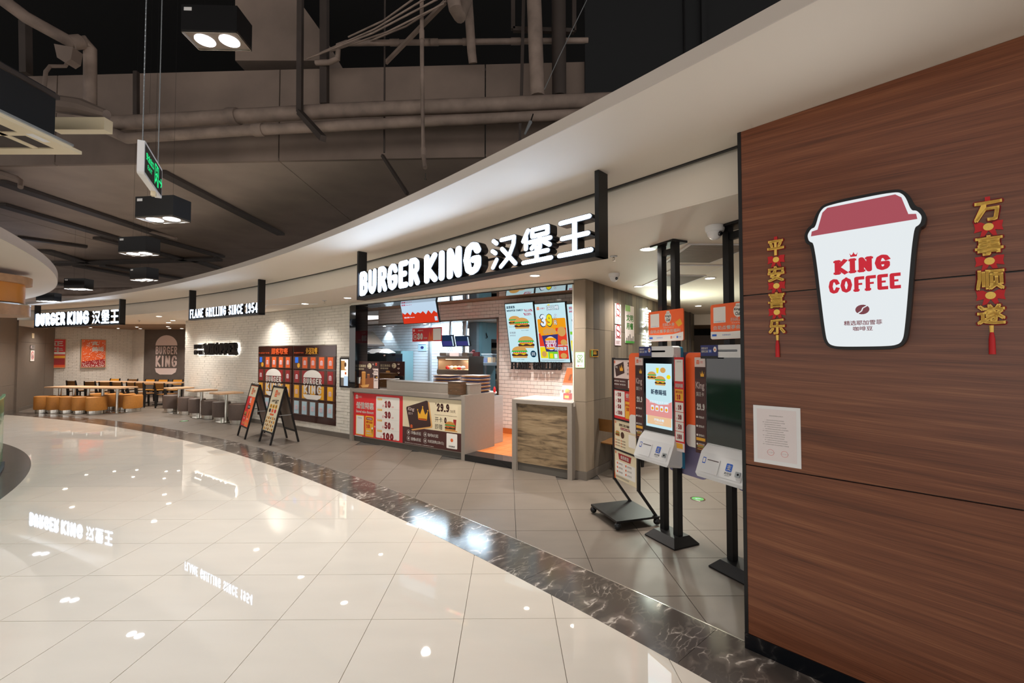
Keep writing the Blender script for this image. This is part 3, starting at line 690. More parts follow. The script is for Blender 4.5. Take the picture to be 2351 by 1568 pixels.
face_letters(s3, 'BURGER', .03, 1.46, .05, .39, .26, False, .085, .02); face_letters(s3, 'KING', 1.54, 2.52, .05, .39, .26, False, .085, .02)
face_letters(s3, '汉堡王', 2.66, L3 - .06, .04, .38, .13, False, .085, .06); bx('back_rail', 'black_metal', s3, 0, L3, .1, .115, .17, .19)
s2, L2 = sign_frame('hanging_sign', 'small lit slogan sign reading FLAME GRILLING hanging before the brick wall', Vector((-6.72, 9.3, 0)), Vector((-4.5, 7.94, 0)), 2.44)
face_letters(s2, 'FLAME GRILLING SINCE 1954', .02, L2 - .05, .04, .22, .17, True, .06, .12)
# ================================================================ WALL LETTERS, LOCKERS
hw = thing('wall_lettering', 'black slogan letters with white halo light on brick wall', 'sign', front(0, BY), AS)
mat('gap_shade_plate', '#5d554d', .6)  # added plate: blocks the halo, its dark colour stands for shade between letters
for a_ in ((-7.58, -6.99, 1.91, 2.02), (-7.58, -6.98, 1.745, 1.85), (-6.9, -4.92, 1.745, 2.03)):
    MB().box(a_[0] + .02, a_[1] - .02, -.045, -.04, a_[2] + .01, a_[3] - .01).build('gap_shade_plate', 'gap_shade_plate', hw); MB().box(a_[0] + .02, a_[1] - .02, -.033, -.028, a_[2] + .01, a_[3] - .01).build('halo_panel', 'halo', hw)
def raised(t, s, x0, x1, z0, z1, w=.24, grow=.04):
    ls, W = letters(s, w, True, .06); k = (x1 - x0) / W; x = 0
    for ch in s:
        if ch != ' ':
            mb = MB(); put_letters(mb, ch, x0 + x * k, x0 + (x + GL[ch][0] + w * .6) * k, z0, z1, w, True, -.085, -.046, 0, grow); mb.build('letter', 'black_plastic', t)
        x += GL[ch][0] + .06 + w * .6
raised(hw, 'HOME', -7.6, -6.98, 1.9, 2.03); raised(hw, 'OF THE', -7.6, -6.96, 1.73, 1.86); raised(hw, 'WHOPPER', -6.92, -4.9, 1.725, 2.05, .27)
mat('locker_brown', '#3a1d17', 0.12, spec=0.6)
mat('locker_frame', '#5a3a2e', 0.3)
def locker(x0, x1, label, title, tcol, tx0, tx1):
    t = thing('pickup_locker', label, 'locker', front(0, BY), AS, 'pickup lockers in the brick wall')
    bx('body', 'locker_brown', t, x0, x1, -.012, .1, .22, 1.93)
    n = 5; w = (x1 - x0 - .03) / n; rows = ((1.40, 1.69, 'orange'), (1.07, 1.38, 'dred'), (.72, 1.05, 'yellow'), (.36, .69, 'lblue'))
    A = Art(t, -.028, 'lettering')
    for r_, (za, zb, c) in enumerate(rows):
        for i in range(n):
            xa = x0 + .015 + i * w
            d = MB().box(xa + .006, xa + w - .006, -.02, -.012, za, zb).build('door', 'locker_frame', t)
            if r_ == 0 and i == 0:
                MB().box(xa + .08, xa + w - .12, -.024, -.02, zb - .15, zb - .02).build('screen', 's_blue', d); MB().prism(disc(xa + w - .1, za + .08, .055), -.024, -.02).build('sticker', 'p_yellow', d)
                continue
            MB().box(xa + .06, xa + w - .07, -.024, -.02, za + .02, zb - .02).build('window_panel', 'p_' + c, d)
            if not (r_ in (1, 2) and i in (1, 2, 3)): A.minilogo('p_pink', 1, xa + w * .5, (za + zb) / 2, .11)
    A.logo('p_white', 2, x0 + .015 + w * 2.45, 1.06, .66)
    A.text('p_' + tcol, 1, title, tx0, tx1, 1.735, 1.885, .03); A.text('p_orange', 1, '外送骑手专用', x0 + .05, tx0 - .1, 1.75, 1.79, .02)
    A.build(); return t
locker(-3.91, -2.33, 'left brown glass pickup locker with orange heading characters', '顾客取餐', 'orange', -3.25, -2.5)
locker(-2.29, -.64, 'right brown glass pickup locker with yellow heading characters', '外送取餐', 'yellow', -1.75, -1.3)
ni = thing('display_niche', 'narrow lit display window in black frame beside the counter', 'display', front(0, BY), AS)
MB().box(-.49, -.18, -.012, .004, 1.05, 1.66).build('back_panel', 'black_metal', ni)
for a_ in ((-.495, -.46, 1.045, 1.665), (-.21, -.175, 1.045, 1.665), (-.46, -.21, 1.63, 1.665), (-.46, -.21, 1.045, 1.08)): MB().box(a_[0], a_[1], -.022, -.006, a_[2], a_[3]).build('frame', 'black_metal', ni)
A = Art(ni, -.0125, 'picture'); A.rect('niche_glow', 1, -.46, -.21, 1.08, 1.63); A.rect('p_grey', 2, -.46, -.36, 1.08, 1.25); A.rect('s_sky', 2, -.36, -.21, 1.08, 1.28); A.rect('p_skin', 2, -.46, -.33, 1.42, 1.6); A.disc('p_patty', 3, -.31, 1.52, .035, .05); A.disc('p_orange', 3, -.3, 1.34, .03); A.rect('p_skin', 3, -.46, -.28, 1.4, 1.42); A.build()
# ================================================================ SERVICE COUNTER
sc = thing('service_counter', 'grey service counter with red and cream poster front', 'counter', O, AS)
bx('top', 'counter_grey', sc, 0, 3.03, 0, .81, .985, 1.056); bx('side_panel', 'counter_grey', sc, 0, .075, .0, .3, 0, .985); bx('side_panel', 'counter_grey', sc, 2.955, 3.03, 0, .81, 0, .985)
bx('front_panel', 'counter_grey', sc, .075, 2.955, .04, .08, .1, .985); bx('toe_kick', 'toe_kick', sc, .075, 2.955, .06, .09, 0, .11)
lg = thing('counter_ledge', 'raised grey ledge standing on the service counter', 'ledge', front(0, 0, 1.057), AS)
bx('ledge_body', 'counter_grey', lg, .92, 3.005, .16, .46, 0, .158); bx('ledge_top', 'counter_grey', lg, .915, 3.01, .155, .465, .158, .171)
pb = thing('counter_poster', 'red stored value price poster on the counter front', 'poster', front(0, .0385), AS)
bx('sheet', 'p_red', pb, .08, 1.515, -.004, .001, .115, .965)
A = Art(pb, -.0045); A.minilogo('p_pinkwhite', 1, .18, .89, .08, 'p_pinkwhite'); A.text('p_pinkwhite', 1, '汉堡王', .225, .34, .87, .91)
A.text('p_white', 1, '储值特惠', .16, .70, .655, .79, .035); A.text('p_white', 1, 'Stored value discount', .16, .70, .575, .63, .03)
A.rect('p_yellow', 1, .155, .415, .14, .53, .02); A.rect('p_white', 2, .17, .40, .155, .515, .01); A.text('p_grey', 3, '扫码充值', .22, .34, .46, .485)
A.rect('p_yellow', 1, .45, .70, .13, .53, .02); A.rect('p_dred', 2, .48, .67, .45, .505, .01); A.text('p_white', 3, '首次储值', .5, .65, .462, .492, .03)
A.text('p_red', 2, '额外加送', .48, .67, .385, .435, .03); A.slabtext('p_red', 2, '10', .48, .59, .29, .37, .28); A.text('p_red', 2, '元', .605, .64, .295, .325); A.text('p_white', 2, '赠圆筒券', .48, .61, .22, .25, .03); A.text('p_white', 2, '任意消费可用', .48, .64, .175, .2, .03); A.poly('p_dbrown', 2, [(.645, .3), (.675, .3), (.66, .17)]); A.disc('p_white', 3, .66, .3, .022)
A.text('p_white', 1, '+', .715, .755, .32, .36, .06); A.lines('p_white', 1, .13, .4, .105, .128, 1)
A.rect('p_white', 1, .77, 1.43, .14, .925, .02)
for i, v in enumerate(('10', '30', '50', '100')):
    z = .755 - i * .2; A.rect('p_yellow', 2, .81, .945, z + .1, z + .135); A.text('p_white', 3, '储值100元', .82, .935, z + .108, z + .128)
    w_ = .085 * len(v); A.slabtext('p_dred', 2, v, 1.02 - (.05 if v == '100' else 0), 1.02 + w_, z - .03, z + .1, .3); A.text('p_red', 2, '送', .95 - (.05 if v == '100' else 0), 1.0 - (.05 if v == '100' else 0), z - .025, z + .025); A.text('p_red', 2, '元券', 1.04 + w_, 1.1 + w_, z - .025, z + .01)
    if i: A.rect('p_grey', 2, .775, 1.425, z + .15, z + .1512)
A.build()
pc = thing('counter_poster', 'cream and brown membership card poster on the counter front', 'poster', front(0, .0385), AS)
bx('sheet', 'p_cream', pc, 1.516, 2.95, -.004, .001, .42, .965); bx('lower_sheet', 'p_brown', pc, 1.516, 2.95, -.004, .001, .115, .42)
A = Art(pc, -.0045); card = [(1.62, .78), (2.12, .92), (2.155, .91), (2.235, .50), (2.22, .475), (1.74, .385), (1.71, .4), (1.61, .75)]
A.poly('p_skin', 1, [(x + .035, z - .02) for x, z in card]); A.poly('p_dbrown', 2, card); A.text('p_pinkwhite', 3, 'King', 1.65, 1.81, .70, .78, .03, .2); A.text('p_pinkwhite', 3, '国王卡', 1.67, 1.78, .645, .69, .02); A.crown('p_yellow', 3, 2.03, .58, .25, .22); A.rect('p_orange', 3, 1.93, 2.13, .57, .6); A.minilogo('p_orange', 3, 1.75, .44, .06)
A.text('p_dbrown', 1, '¥', 2.335, 2.365, .86, .9); A.slabtext('p_brown', 1, '29.9', 2.37, 2.66, .75, .89, .26); A.text('p_dbrown', 1, '/30天', 2.67, 2.8, .745, .795); A.rect('p_dbrown', 1, 2.32, 2.83, .69, .694)
A.text('p_black', 1, '开卡', 2.33, 2.5, .565, .655); A.text('p_black', 1, '即赠', 2.33, 2.5, .445, .535); A.slabtext('p_brown', 1, '0', 2.545, 2.60, .56, .66, .28); A.burger(2, 2.68, .45, .24); A.poly('p_dred', 1, [(2.75, .64), (2.82, .64), (2.8, .46), (2.76, .46)]); A.rect('p_skin', 1, 2.56, 2.84, .435, .455)
for i, (s, cx, cz) in enumerate((('早餐6折起', 1.72, .325), ('套餐6折起', 1.72, .215), ('咖啡8元起', 2.14, .325), ('免配送费(2次/日)', 2.14, .215))):
    A.line('p_white', 1, [(cx - .045 + .042 * math.cos(j * .45), cz + .042 * math.sin(j * .45)) for j in range(15)], .004); A.disc('p_white', 1, cx - .045, cz, .016, .022, 8); A.text('p_white', 1, s, cx + .02, cx + (.27 if i < 3 else .4), cz - .03, cz + .03, .02)
A.rect('p_white', 1, 2.6, 2.84, .15, .4, .015); A.disc('p_orange', 2, 2.72, .29, .03); A.text('p_black', 2, '扫码购买', 2.65, 2.79, .17, .2, .02); A.text('p_white', 1, '图文仅供参考,实际以门店为准,每日限用一次,最终解释权归门店所有', 1.58, 2.3, .128, .142); A.build()
def coffee_board(name, label, u0, u1, z0, z1, v, wide, side):
    t = thing(name, label, 'poster', front(0, v), AS); bx('board', 'p_dbrown', t, u0, u1, 0, .02, z0, z1); w = u1 - u0; h = z1 - z0; A = Art(t, -.001)
    A.poly('p_coffee', 1, [(u0, z0), (u1, z0), (u1, z0 + h * .45), (u0, z0 + h * .3)])
    A.text('p_cream', 2, '国王涂涂拉', u0 + .03 * w, u0 + .45 * w, z0 + h * .78, z0 + h * .88, .03); A.text('p_cream', 2, '醇香浓郁', u0 + .03 * w, u0 + .36 * w, z0 + h * .68, z0 + h * .75, .03)
    A.disc('p_cream', 2, u0 + .6 * w, z0 + h * .83, .09 * w, h * .1); A.text('p_dbrown', 3, '买一', u0 + .54 * w, u0 + .66 * w, z0 + h * .84, z0 + h * .9, .03); A.text('p_dbrown', 3, '送一', u0 + .54 * w, u0 + .66 * w, z0 + h * .75, z0 + h * .81, .03)
    for i in range(3): A.disc('p_white', 2, u0 + .78 * w, z0 + h * (.9 - .17 * i), .045 * w, h * .035); A.disc('p_coffee', 3, u0 + .78 * w, z0 + h * (.91 - .17 * i), .035 * w, h * .02)
    A.poly('p_bun', 2, [(u0 + w * .26, z0 + h * .6), (u0 + w * .44, z0 + h * .6), (u0 + w * .42, z0 + h * .12), (u0 + w * .28, z0 + h * .12)]); A.disc('p_skin', 3, u0 + w * .35, z0 + h * .6, w * .09, h * .03)
    A.poly('p_coffee', 2, [(u0 + w * .5, z0 + h * .52), (u0 + w * .62, z0 + h * .52), (u0 + w * .61, z0 + h * .2), (u0 + w * .51, z0 + h * .2)]); A.disc('p_bun', 3, u0 + w * .56, z0 + h * .52, w * .06, h * .02)
    A.poly('p_white', 2, [(u0 + w * .02, z0 + h * .42), (u0 + w * .22, z0 + h * .42), (u0 + w * .19, z0 + h * .16), (u0 + w * .06, z0 + h * .16)]); A.disc('p_dbrown', 3, u0 + w * .12, z0 + h * .42, w * .09, h * .025); A.poly('p_skin', 2, [(u0 + w * .2, z0 + h * .1), (u0 + w * .6, z0 + h * .16), (u0 + w * .55, z0 + h * .05), (u0 + w * .3, z0 + h * .02)])
    if side:
        x0 = u1 - .22 * w; A.rect('p_dbrown', 3, x0, u1, z0, z1); A.minilogo('p_orange', 4, (x0 + u1) / 2, z1 - .1 * h, .1 * h, 'p_red'); A.rect('p_pinkwhite', 4, x0 + .01 * w, u1 - .02 * w, z0 + .02 * h, z0 + .74 * h); A.text('p_dbrown', 5, 'King', x0 + .03 * w, u1 - .04 * w, z0 + .62 * h, z0 + .7 * h, .03); A.text('p_dbrown', 5, '国王卡', x0 + .04 * w, u1 - .06 * w, z0 + .55 * h, z0 + .6 * h, .02); A.rect('p_dbrown', 5, x0 + .03 * w, u1 - .04 * w, z0 + .38 * h, z0 + .5 * h); A.crown('p_yellow', 6, (x0 + u1) / 2 + .03 * w, z0 + .4 * h, .06 * w, .06 * h); A.text('p_dbrown', 5, '29.9', x0 + .04 * w, u1 - .05 * w, z0 + .28 * h, z0 + .33 * h, .03)
    A.build(); return t
ua, za = fv(817, 900, .1); ub, zb = fv(870, 830, .1)
coffee_board('coffee_poster', 'brown iced coffee poster board with membership strip standing on the counter', ua, ub, 1.057, zb, .1, True, True)
ua, _ = fv(872, 840, .72); ub, zb = fv(928, 830, .72)
coffee_board('coffee_poster', 'second brown coffee poster board standing behind the wooden box', ua, ub, 1.057, zb, .72, True, False)
def tissue_box(loc, label):
    t = thing('napkin_box', label, 'box', loc, AS + .05); bx('case', 'walnut_box', t, -.13, .13, -.08, .08, .004, .20)
    bx('lid', 'walnut_box', t, -.135, .135, -.085, .085, .203, .218)
    for x in (-.06, .05): MB().ball((x, -.082, .07), .006, 8, 6).build('knob', 'chrome', t)
    return t
u_, z_ = fv(1050, 903, .07); tissue_box(front(u_, .062, 1.057), 'dark walnut napkin box on the counter top before the ledge')
u_, z_ = fv(889, 866, .56); b2 = tissue_box(front(u_ + .02, .57, 1.057), 'walnut napkin box behind the raised ledge near the coffee posters'); b2.scale = (1.35, 1.2, 1.35)
t = thing('cash_register', 'black tilted cash register screen seen from behind the ledge', 'register', front(fv(915, 860, .62)[0] + .12, .57, 1.057), AS)
MB().loft([[(-.15, 0, .0), (.12, 0, .0), (.12, .03, .0), (-.15, .03, .0)], [(-.13, -.03, .24), (.1, -.03, .24), (.1, .0, .24), (-.13, .0, .24)]]).build('screen_back', 'black_plastic', t); MB().box(-.1, .08, .0, .1, 0, .02).build('foot', 'black_plastic', t)
u0, _ = fv(878, 866, .3); u1, _ = fv(915, 860, .4)
o = MB().tube([front(u0 - .12, .22, 1.238), front(u0, .2, 1.24), front(u0 + .1, .26, 1.25), front(u0 + .25, .34, 1.242), front(u1, .42, 1.25)], .008).build('cable', 'white_plastic', smooth=True); tag(o, 'white cable lying on the raised counter ledge', 'cable')
def tray_stack(u, v, n, zb, label):
    mb = MB().loft([[(-.19, -.14, 0), (.19, -.14, 0), (.19, .14, 0), (-.19, .14, 0)], [(-.215, -.165, .016), (.215, -.165, .016), (.215, .165, .016), (-.215, .165, .016)]]); mes = []
    for m in ('p_navy', 'p_skin', 'p_paper'):
        me = mb.mesh('serving_tray'); me.materials.append(M[m]); mes.append(me)
    for i in range(n):
        o = bpy.data.objects.new('serving_tray', mes[(0, 1, 2)[i % 3]]); COL.objects.link(o); o.location = front(u + random.uniform(-.008, .008), v + random.uniform(-.008, .008), zb + i * .0205); o.rotation_euler.z = AS + random.uniform(-.04, .04)
        tag(o, label, 'tray', 'serving trays stacked on the counter')
u_, z_ = fv(1023, 868, .6); tray_stack(u_, .645, 14, 1.057, 'serving tray in the left low stack behind the ledge')
u_, z_ = fv(1085, 868, .58); tray_stack(u_ + .02, .645, 15, 1.057, 'serving tray in the tall stack at the counter end')
# right hand counter
rc = thing('side_counter', 'grey framed counter with weathered oak front and pale top', 'counter', front(0, 0), AS)
for a_ in ((4.0, 4.075), (4.93, 5.0)): bx('side_panel', 'counter_grey', rc, a_[0], a_[1], -.05, .6, 0, 1.0)
bx('top_rail', 'counter_grey', rc, 4.0, 5.0, -.05, .0, 1.0, 1.055); bx('top', 'counter_top_white', rc, 4.0, 5.0, 0, .62, 1.0, 1.067); bx('oak_panel', 'old_oak', rc, 4.075, 4.93, -.01, .02, .12, 1.0); bx('toe_kick', 'toe_kick', rc, 4.075, 4.93, .0, .03, 0, .118)
def acrylic(u, v):
    t = thing('display_case', 'clear acrylic case holding a small red festive box', 'case', front(u, v, 1.069), AS)
    bx('case', 'clear_plastic', t, -.17, .13, -.1, .1, 0, .24); bx('base', 'white_plastic', t, -.17, .13, -.1, .1, 0, .004)
    g = thing('gift_box', 'small red and gold festive box inside the acrylic case', 'box', front(u, v, 1.0735), AS); bx('box', 'p_red', g, -.05, .06, -.03, .03, 0, .09); MB().ball((0, 0, .12), .035, 10, 8).build('gold_knot', 'gold', g); bx('gold_label', 'gold', g, -.03, .04, -.032, -.03, .02, .06)
u_, z_ = fv(1301, 905, .2); acrylic(u_, .22)
t = thing('leaflet_stand', 'orange and white leaflet stand leaning on the pillar end of the counter', 'leaflet', front(fv(1303, 850, .35)[0], .42, 1.069), AS)
MB().loft([[(-.13, -.1, .0), (.13, -.1, .0), (.13, -.09, .0), (-.13, -.09, .0)], [(-.09, .1, .46), (.17, .1, .46), (.17, .11, .46), (-.09, .11, .46)]]).build('board', 'p_paper', t)
MB().loft([[(-.115, -.022, .2), (.15, -.022, .2), (.15, -.019, .2), (-.115, -.019, .2)], [(-.09, .092, .455), (.165, .092, .455), (.165, .095, .455), (-.09, .095, .455)]]).build('orange_print', 'p_orange', t)
for i in range(4): MB().box(-.1 + .06 * i, -.07 + .06 * i, -.062, -.058, .08, .13).build('drink_picture', 'p_coffee', t)
for i in range(2): MB().loft([[(-.03 + .06 * i, .004, .27), (.01 + .06 * i, .004, .27), (.01 + .06 * i, .008, .27), (-.03 + .06 * i, .008, .27)], [(-.02 + .06 * i, .046, .36), (.02 + .06 * i, .046, .36), (.02 + .06 * i, .05, .36), (-.02 + .06 * i, .05, .36)]]).build('drink_picture', 'p_coffee', t)
# letters on the tile wall
fg = thing('wall_lettering', 'black FLAME GRILLING letters on white tiles below the menu screens', 'sign', front(0, KV), AS)
u0, z0 = fv(1178, 847, KV); u1, z1 = fv(1293, 836, KV); raised(fg, 'FLAME GRILLING', u0, u1, z0, z0 + .155, .22, .02)
# menu screens, tilted
def menu(px0, px1, label, art):
    u0, _ = fv(px0, 760, KV - .2); u1, _ = fv(px1, 760, KV - .2); _, z0 = fv((px0 + px1) / 2, 833, KV - .06); _, z1 = fv((px0 + px1) / 2, 694, KV - .3)
    t = thing('menu_screen', label, 'screen', front(u0, KV - .08, z0), AS, 'menu screens above the tile wall'); t.rotation_euler = (math.radians(11), 0, AS); w = u1 - u0; h = (z1 - z0) / math.cos(math.radians(11))
    bx('housing', 'black_plastic', t, 0, w, 0, .05, 0, h); A = Art(t, -.001, 'picture', .0005); A.rect('s_cyan', 1, .015, w - .015, .015, h - .015); art(A, w, h); A.build(); return t
def m1(A, w, h):
    A.text('s_navy', 2, '皇堡家族', .06 * w, .36 * w, .91 * h, .955 * h, .03); A.slabtext('s_navy', 2, 'WHOPPER FAMILY', .06 * w, .62 * w, .86 * h, .89 * h, .24)
    A.text('s_magenta', 2, '用心火烤', .7 * w, .97 * w, .84 * h, .885 * h, .03, -.8); A.text('s_magenta', 2, '真正好牛', .68 * w, .93 * w, .78 * h, .825 * h, .03, -.8)
    A.burger(2, .3 * w, .64 * h, .42 * w, 's_'); A.burger(4, .54 * w, .57 * h, .52 * w, 's_'); A.burger(2, .62 * w, .25 * h, .56 * w, 's_'); A.burger(4, .36 * w, .085 * h, .56 * w, 's_')
    A.disc('s_navy', 2, .83 * w, .15 * h, .1 * w); A.text('s_white', 3, '100%', .77 * w, .89 * w, .155 * h, .175 * h, .03); A.text('s_white', 3, '真牛肉', .77 * w, .89 * w, .125 * h, .147 * h, .03)
    A.text('s_grey', 2, '安格斯', .08 * w, .3 * w, .49 * h, .525 * h, .02); A.text('s_grey', 2, 'ANGUS', .08 * w, .28 * w, .45 * h, .475 * h, .02)
    for x, z in ((.08, .6), (.5, .535), (.25, .05)): A.text('s_navy', 2, '¥26.5 皇堡', x * w, (x + .25) * w, z * h, (z + .014) * h)
def m2(A, w, h):
    A.minilogo('s_orange', 2, .12 * w, .915 * h, .055 * h, 's_tomato'); A.text('s_magenta', 2, '汉堡王', .19 * w, .34 * w, .9 * h, .925 * h, .02); A.text('s_navy', 2, '国王桶', .4 * w, .78 * w, .875 * h, .955 * h, .09); A.text('s_white', 3, '国王桶', .41 * w, .77 * w, .88 * h, .95 * h, .03); A.crown('s_yellow', 4, .47 * w, .955 * h, .08 * w, .025 * h)
    A.poly('s_orange', 2, rrect(.06 * w, .95 * w, .5 * h, .74 * h, .04 * w)); put_letters(A.mb('s_dark', 3), '39', .14 * w, .55 * w, .6 * h, .82 * h, .34, False, A.y - A.e * 3); put_letters(A.mb('s_white', 4), '3', .16 * w, .34 * w, .615 * h, .81 * h, .26, False, A.y - A.e * 4); put_letters(A.mb('s_yellow', 4), '9', .36 * w, .54 * w, .615 * h, .81 * h, .26, False, A.y - A.e * 4)
    A.text('s_dark', 3, '.9', .58 * w, .7 * w, .73 * h, .81 * h, .08); A.text('s_white', 4, '.9', .585 * w, .695 * w, .735 * h, .805 * h, .02); A.text('s_dark', 3, '元', .57 * w, .69 * w, .63 * h, .71 * h, .08); A.text('s_white', 4, '元', .58 * w, .68 * w, .635 * h, .705 * h, .03)
    A.rect('s_tomato', 3, .06 * w, .3 * w, .28 * h, .5 * h); A.rect('s_tomato', 3, .62 * w, .95 * w, .3 * h, .58 * h); A.disc('s_bun', 4, .8 * w, .52 * h, .13 * w, .08 * h); A.disc('s_bun', 4, .84 * w, .34 * h, .1 * w, .05 * h)
    for i in range(5): A.disc('s_orange', 4, (.22 + .09 * i) * w, (.49 + .03 * (i % 2)) * h, .1 * w, .05 * h); A.disc('s_bun', 5, (.28 + .07 * i) * w, (.52 + .025 * (i % 2)) * h, .07 * w, .04 * h)
    A.poly('s_violet', 6, [(.16 * w, .46 * h), (.68 * w, .48 * h), (.62 * w, .19 * h), (.25 * w, .19 * h)]); A.disc('s_white', 6.5, .43 * w, .33 * h, .18 * w, .115 * h); A.logo('s_orange', 7, .43 * w, .33 * h, .2 * h, 's_magenta', 's_orange')
    A.rect('s_yellow', 3, .06 * w, .3 * w, .08 * h, .27 * h); A.disc('s_bun', 4, .18 * w, .15 * h, .08 * w, .05 * h); A.rect('s_lgreen', 3, .31 * w, .63 * w, .07 * h, .19 * h); A.rect('s_yellow', 4, .36 * w, .46 * w, .08 * h, .16 * h); A.rect('s_white', 4, .5 * w, .6 * w, .08 * h, .15 * h); A.rect('s_tomato', 3, .64 * w, .95 * w, .07 * h, .29 * h); A.disc('s_bun', 4, .8 * w, .12 * h, .1 * w, .045 * h)
    A.text('s_dark', 8, '5拼随享', .52 * w, .93 * w, .2 * h, .275 * h, .09); A.text('s_white', 9, '5拼随享', .53 * w, .92 * w, .205 * h, .27 * h, .03); A.lines('s_grey', 2, .06 * w, .94 * w, .03 * h, .055 * h, 2)
def m3(A, w, h):
    A.text('s_magenta', 2, '甜品', .08 * w, .3 * w, .9 * h, .945 * h, .03); A.slabtext('s_magenta', 2, 'DESSERT', .08 * w, .5 * w, .85 * h, .88 * h, .26)
    for z in (.72, .56): A.disc('s_grey', 2, .25 * w, z * h, .12 * w, .04 * h); A.disc('s_white', 3, .25 * w, (z + .02) * h, .1 * w, .04 * h)
    A.rect('s_yellow', 2, .05 * w, .7 * w, .2 * h, .38 * h); A.poly('s_dark', 3, [(.15 * w, .36 * h), (.4 * w, .36 * h), (.36 * w, .2 * h), (.19 * w, .2 * h)]); A.rect('s_lgreen', 2, .05 * w, .3 * w, .48 * h, .53 * h); A.disc('s_blue', 3, .25 * w, .12 * h, .2 * w, .06 * h)
menu(1165, 1231, 'left menu screen showing four burgers on pale blue', m1)
menu(1232, 1304, 'middle menu screen showing a colourful bucket meal offer', m2)
menu(1305, 1375, 'right menu screen partly hidden by the pillar', m3)
# ================================================================ LAMPS
DLK = 2.2
def downlight(loc, label, power=45, r=.062, col=(1, .945, .88), ang=150, group='recessed ceiling downlights'):
    t = thing('downlight', label, 'lamp', loc, 0, group)
    MB().lathe([(r * 1.25, -.001), (r * 1.25, -.008), (r, -.008), (r, -.001)], n=20).build('ring', 'white_plastic', t); MB().lathe([(r, -.0045), (r, -.003)], n=20).build('lens', 'lamp_warm', t)
    spot(t, (0, 0, -.015), power * DLK, col, ang, 1.0, .06); return t
def dl(px, py, label, power=45, z=ZC, **k):
    p = on_z(px, py, z); return downlight((p.x, p.y, z), label, power, **k)
dl(700, 697, 'ceiling downlight above the left pickup locker', 24, ang=112); dl(798, 683.5, 'ceiling downlight left of the main hanging sign', 24, ang=112); dl(1228, 632, 'ceiling downlight below the main hanging sign', 50)
dl(1487, 571, 'ceiling downlight beside the kiosk post', 34); dl(1630, 638, 'ceiling downlight right of the kiosk posts', 26); dl(1466, 657, 'ceiling downlight close to the plank wall', 26)
dl(365, 726, 'ceiling downlight between the two left signs', 60); dl(397, 735.5, 'small ceiling downlight near the end of the brick wall', 18, ang=112); dl(1603, 702, 'ceiling downlight deep in the seating area', 36)
downlight((-5.9, 10.5, ZC), 'ceiling downlight hidden above the slogan sign', 40, ang=140); downlight((-1.3, 6.9, ZC), 'ceiling downlight hidden behind the main sign', 45)
for i, (x, y, lb) in enumerate(((-15.9, 16.9, 'first'), (-15.3, 17.4, 'second'), (-14.6, 17.6, 'third'), (-13.9, 16.6, 'fourth'), (-13.3, 17.4, 'fifth'), (-12.6, 16.4, 'sixth'), (-12.9, 17.5, 'seventh'), (-11.9, 17.3, 'eighth'))):
    downlight((x, y, ZC - .021), lb + ' small downlight from the left in the brown bay ceiling', 26, .05, (1, .88, .8), 95, 'downlights in the dining bay ceiling')
downlight((-13.0, 13.4, ZC), 'ceiling downlight above the long orange stool table', 60); downlight((-11.2, 14.6, ZC), 'ceiling downlight above the black legged chairs', 50)
downlight((-15.0, 15.2, ZC), 'ceiling downlight near the taupe service door', 40)
for px, py, lb in ((1205, 671, 'left'), (1310, 659, 'right')):
    u_, z_ = fv(px, py, 1.3); downlight(front(u_, 1.35, 2.884), 'downlight in the brown strip above the menu, ' + lb, 46, .05, (1, .92, .85), 120, 'downlights in the brown strip')
for u_ in (-.6, .9): downlight(front(u_, 1.3, 2.884), 'downlight in the brown strip over the coffee posters' if u_ < 0 else 'downlight in the brown strip over the tray stacks', 34, .05, (1, .95, .92), 130, 'downlights in the brown strip')
downlight((4.6, 8.0, ZC), 'ceiling downlight hidden behind the right kiosk', 32); downlight((6.2, 5.2, ZC), 'ceiling downlight behind the veneer wall', 28); downlight((6.0, 11.4, 2.519), 'warm downlight in the bulkhead at the back', 18, .05, (1, .8, .55))
# kitchen lights
kl = thing('kitchen_light', 'cool fluorescent panel light on the kitchen ceiling over the prep line', 'lamp', front(.4, 2.5, 2.619), AS); bx('housing', 'white_plastic', kl, -1.4, 1.2, -.15, .15, -.03, 0); bx('diffuser', 'fluorescent', kl, -1.35, 1.15, -.12, .12, -.035, -.03); area(kl, (0, 0, -.05), 30, (.62, .83, 1), 2.4, .25)
kl2 = thing('kitchen_light', 'cool fluorescent panel light deep in the kitchen above shelves', 'lamp', front(2.6, 4.4, 2.619), AS); bx('housing', 'white_plastic', kl2, -1, 1, -.15, .15, -.03, 0); bx('diffuser', 'fluorescent', kl2, -.95, .95, -.12, .12, -.035, -.03); area(kl2, (0, 0, -.05), 14, (.65, .84, 1), 1.8, .25)
for px in (885, 978):
    u_, z_ = fv(px, 760, BV - .12); t = thing('wall_spot', 'small bright spot washing the kitchen tile wall, ' + ('left' if px < 900 else 'right'), 'lamp', front(u_, BV - .16, 2.6), AS); MB().cyl(0, 0, -.06, .018, .04).build('housing', 'white_plastic', t); MB().cyl(0, 0, -.066, -.06, .032).build('lens', 'lamp_white', t); spot(t, (0, 0, -.08), 9, (.75, .9, 1), 80, .5, .03, (math.radians(12), 0, 0))
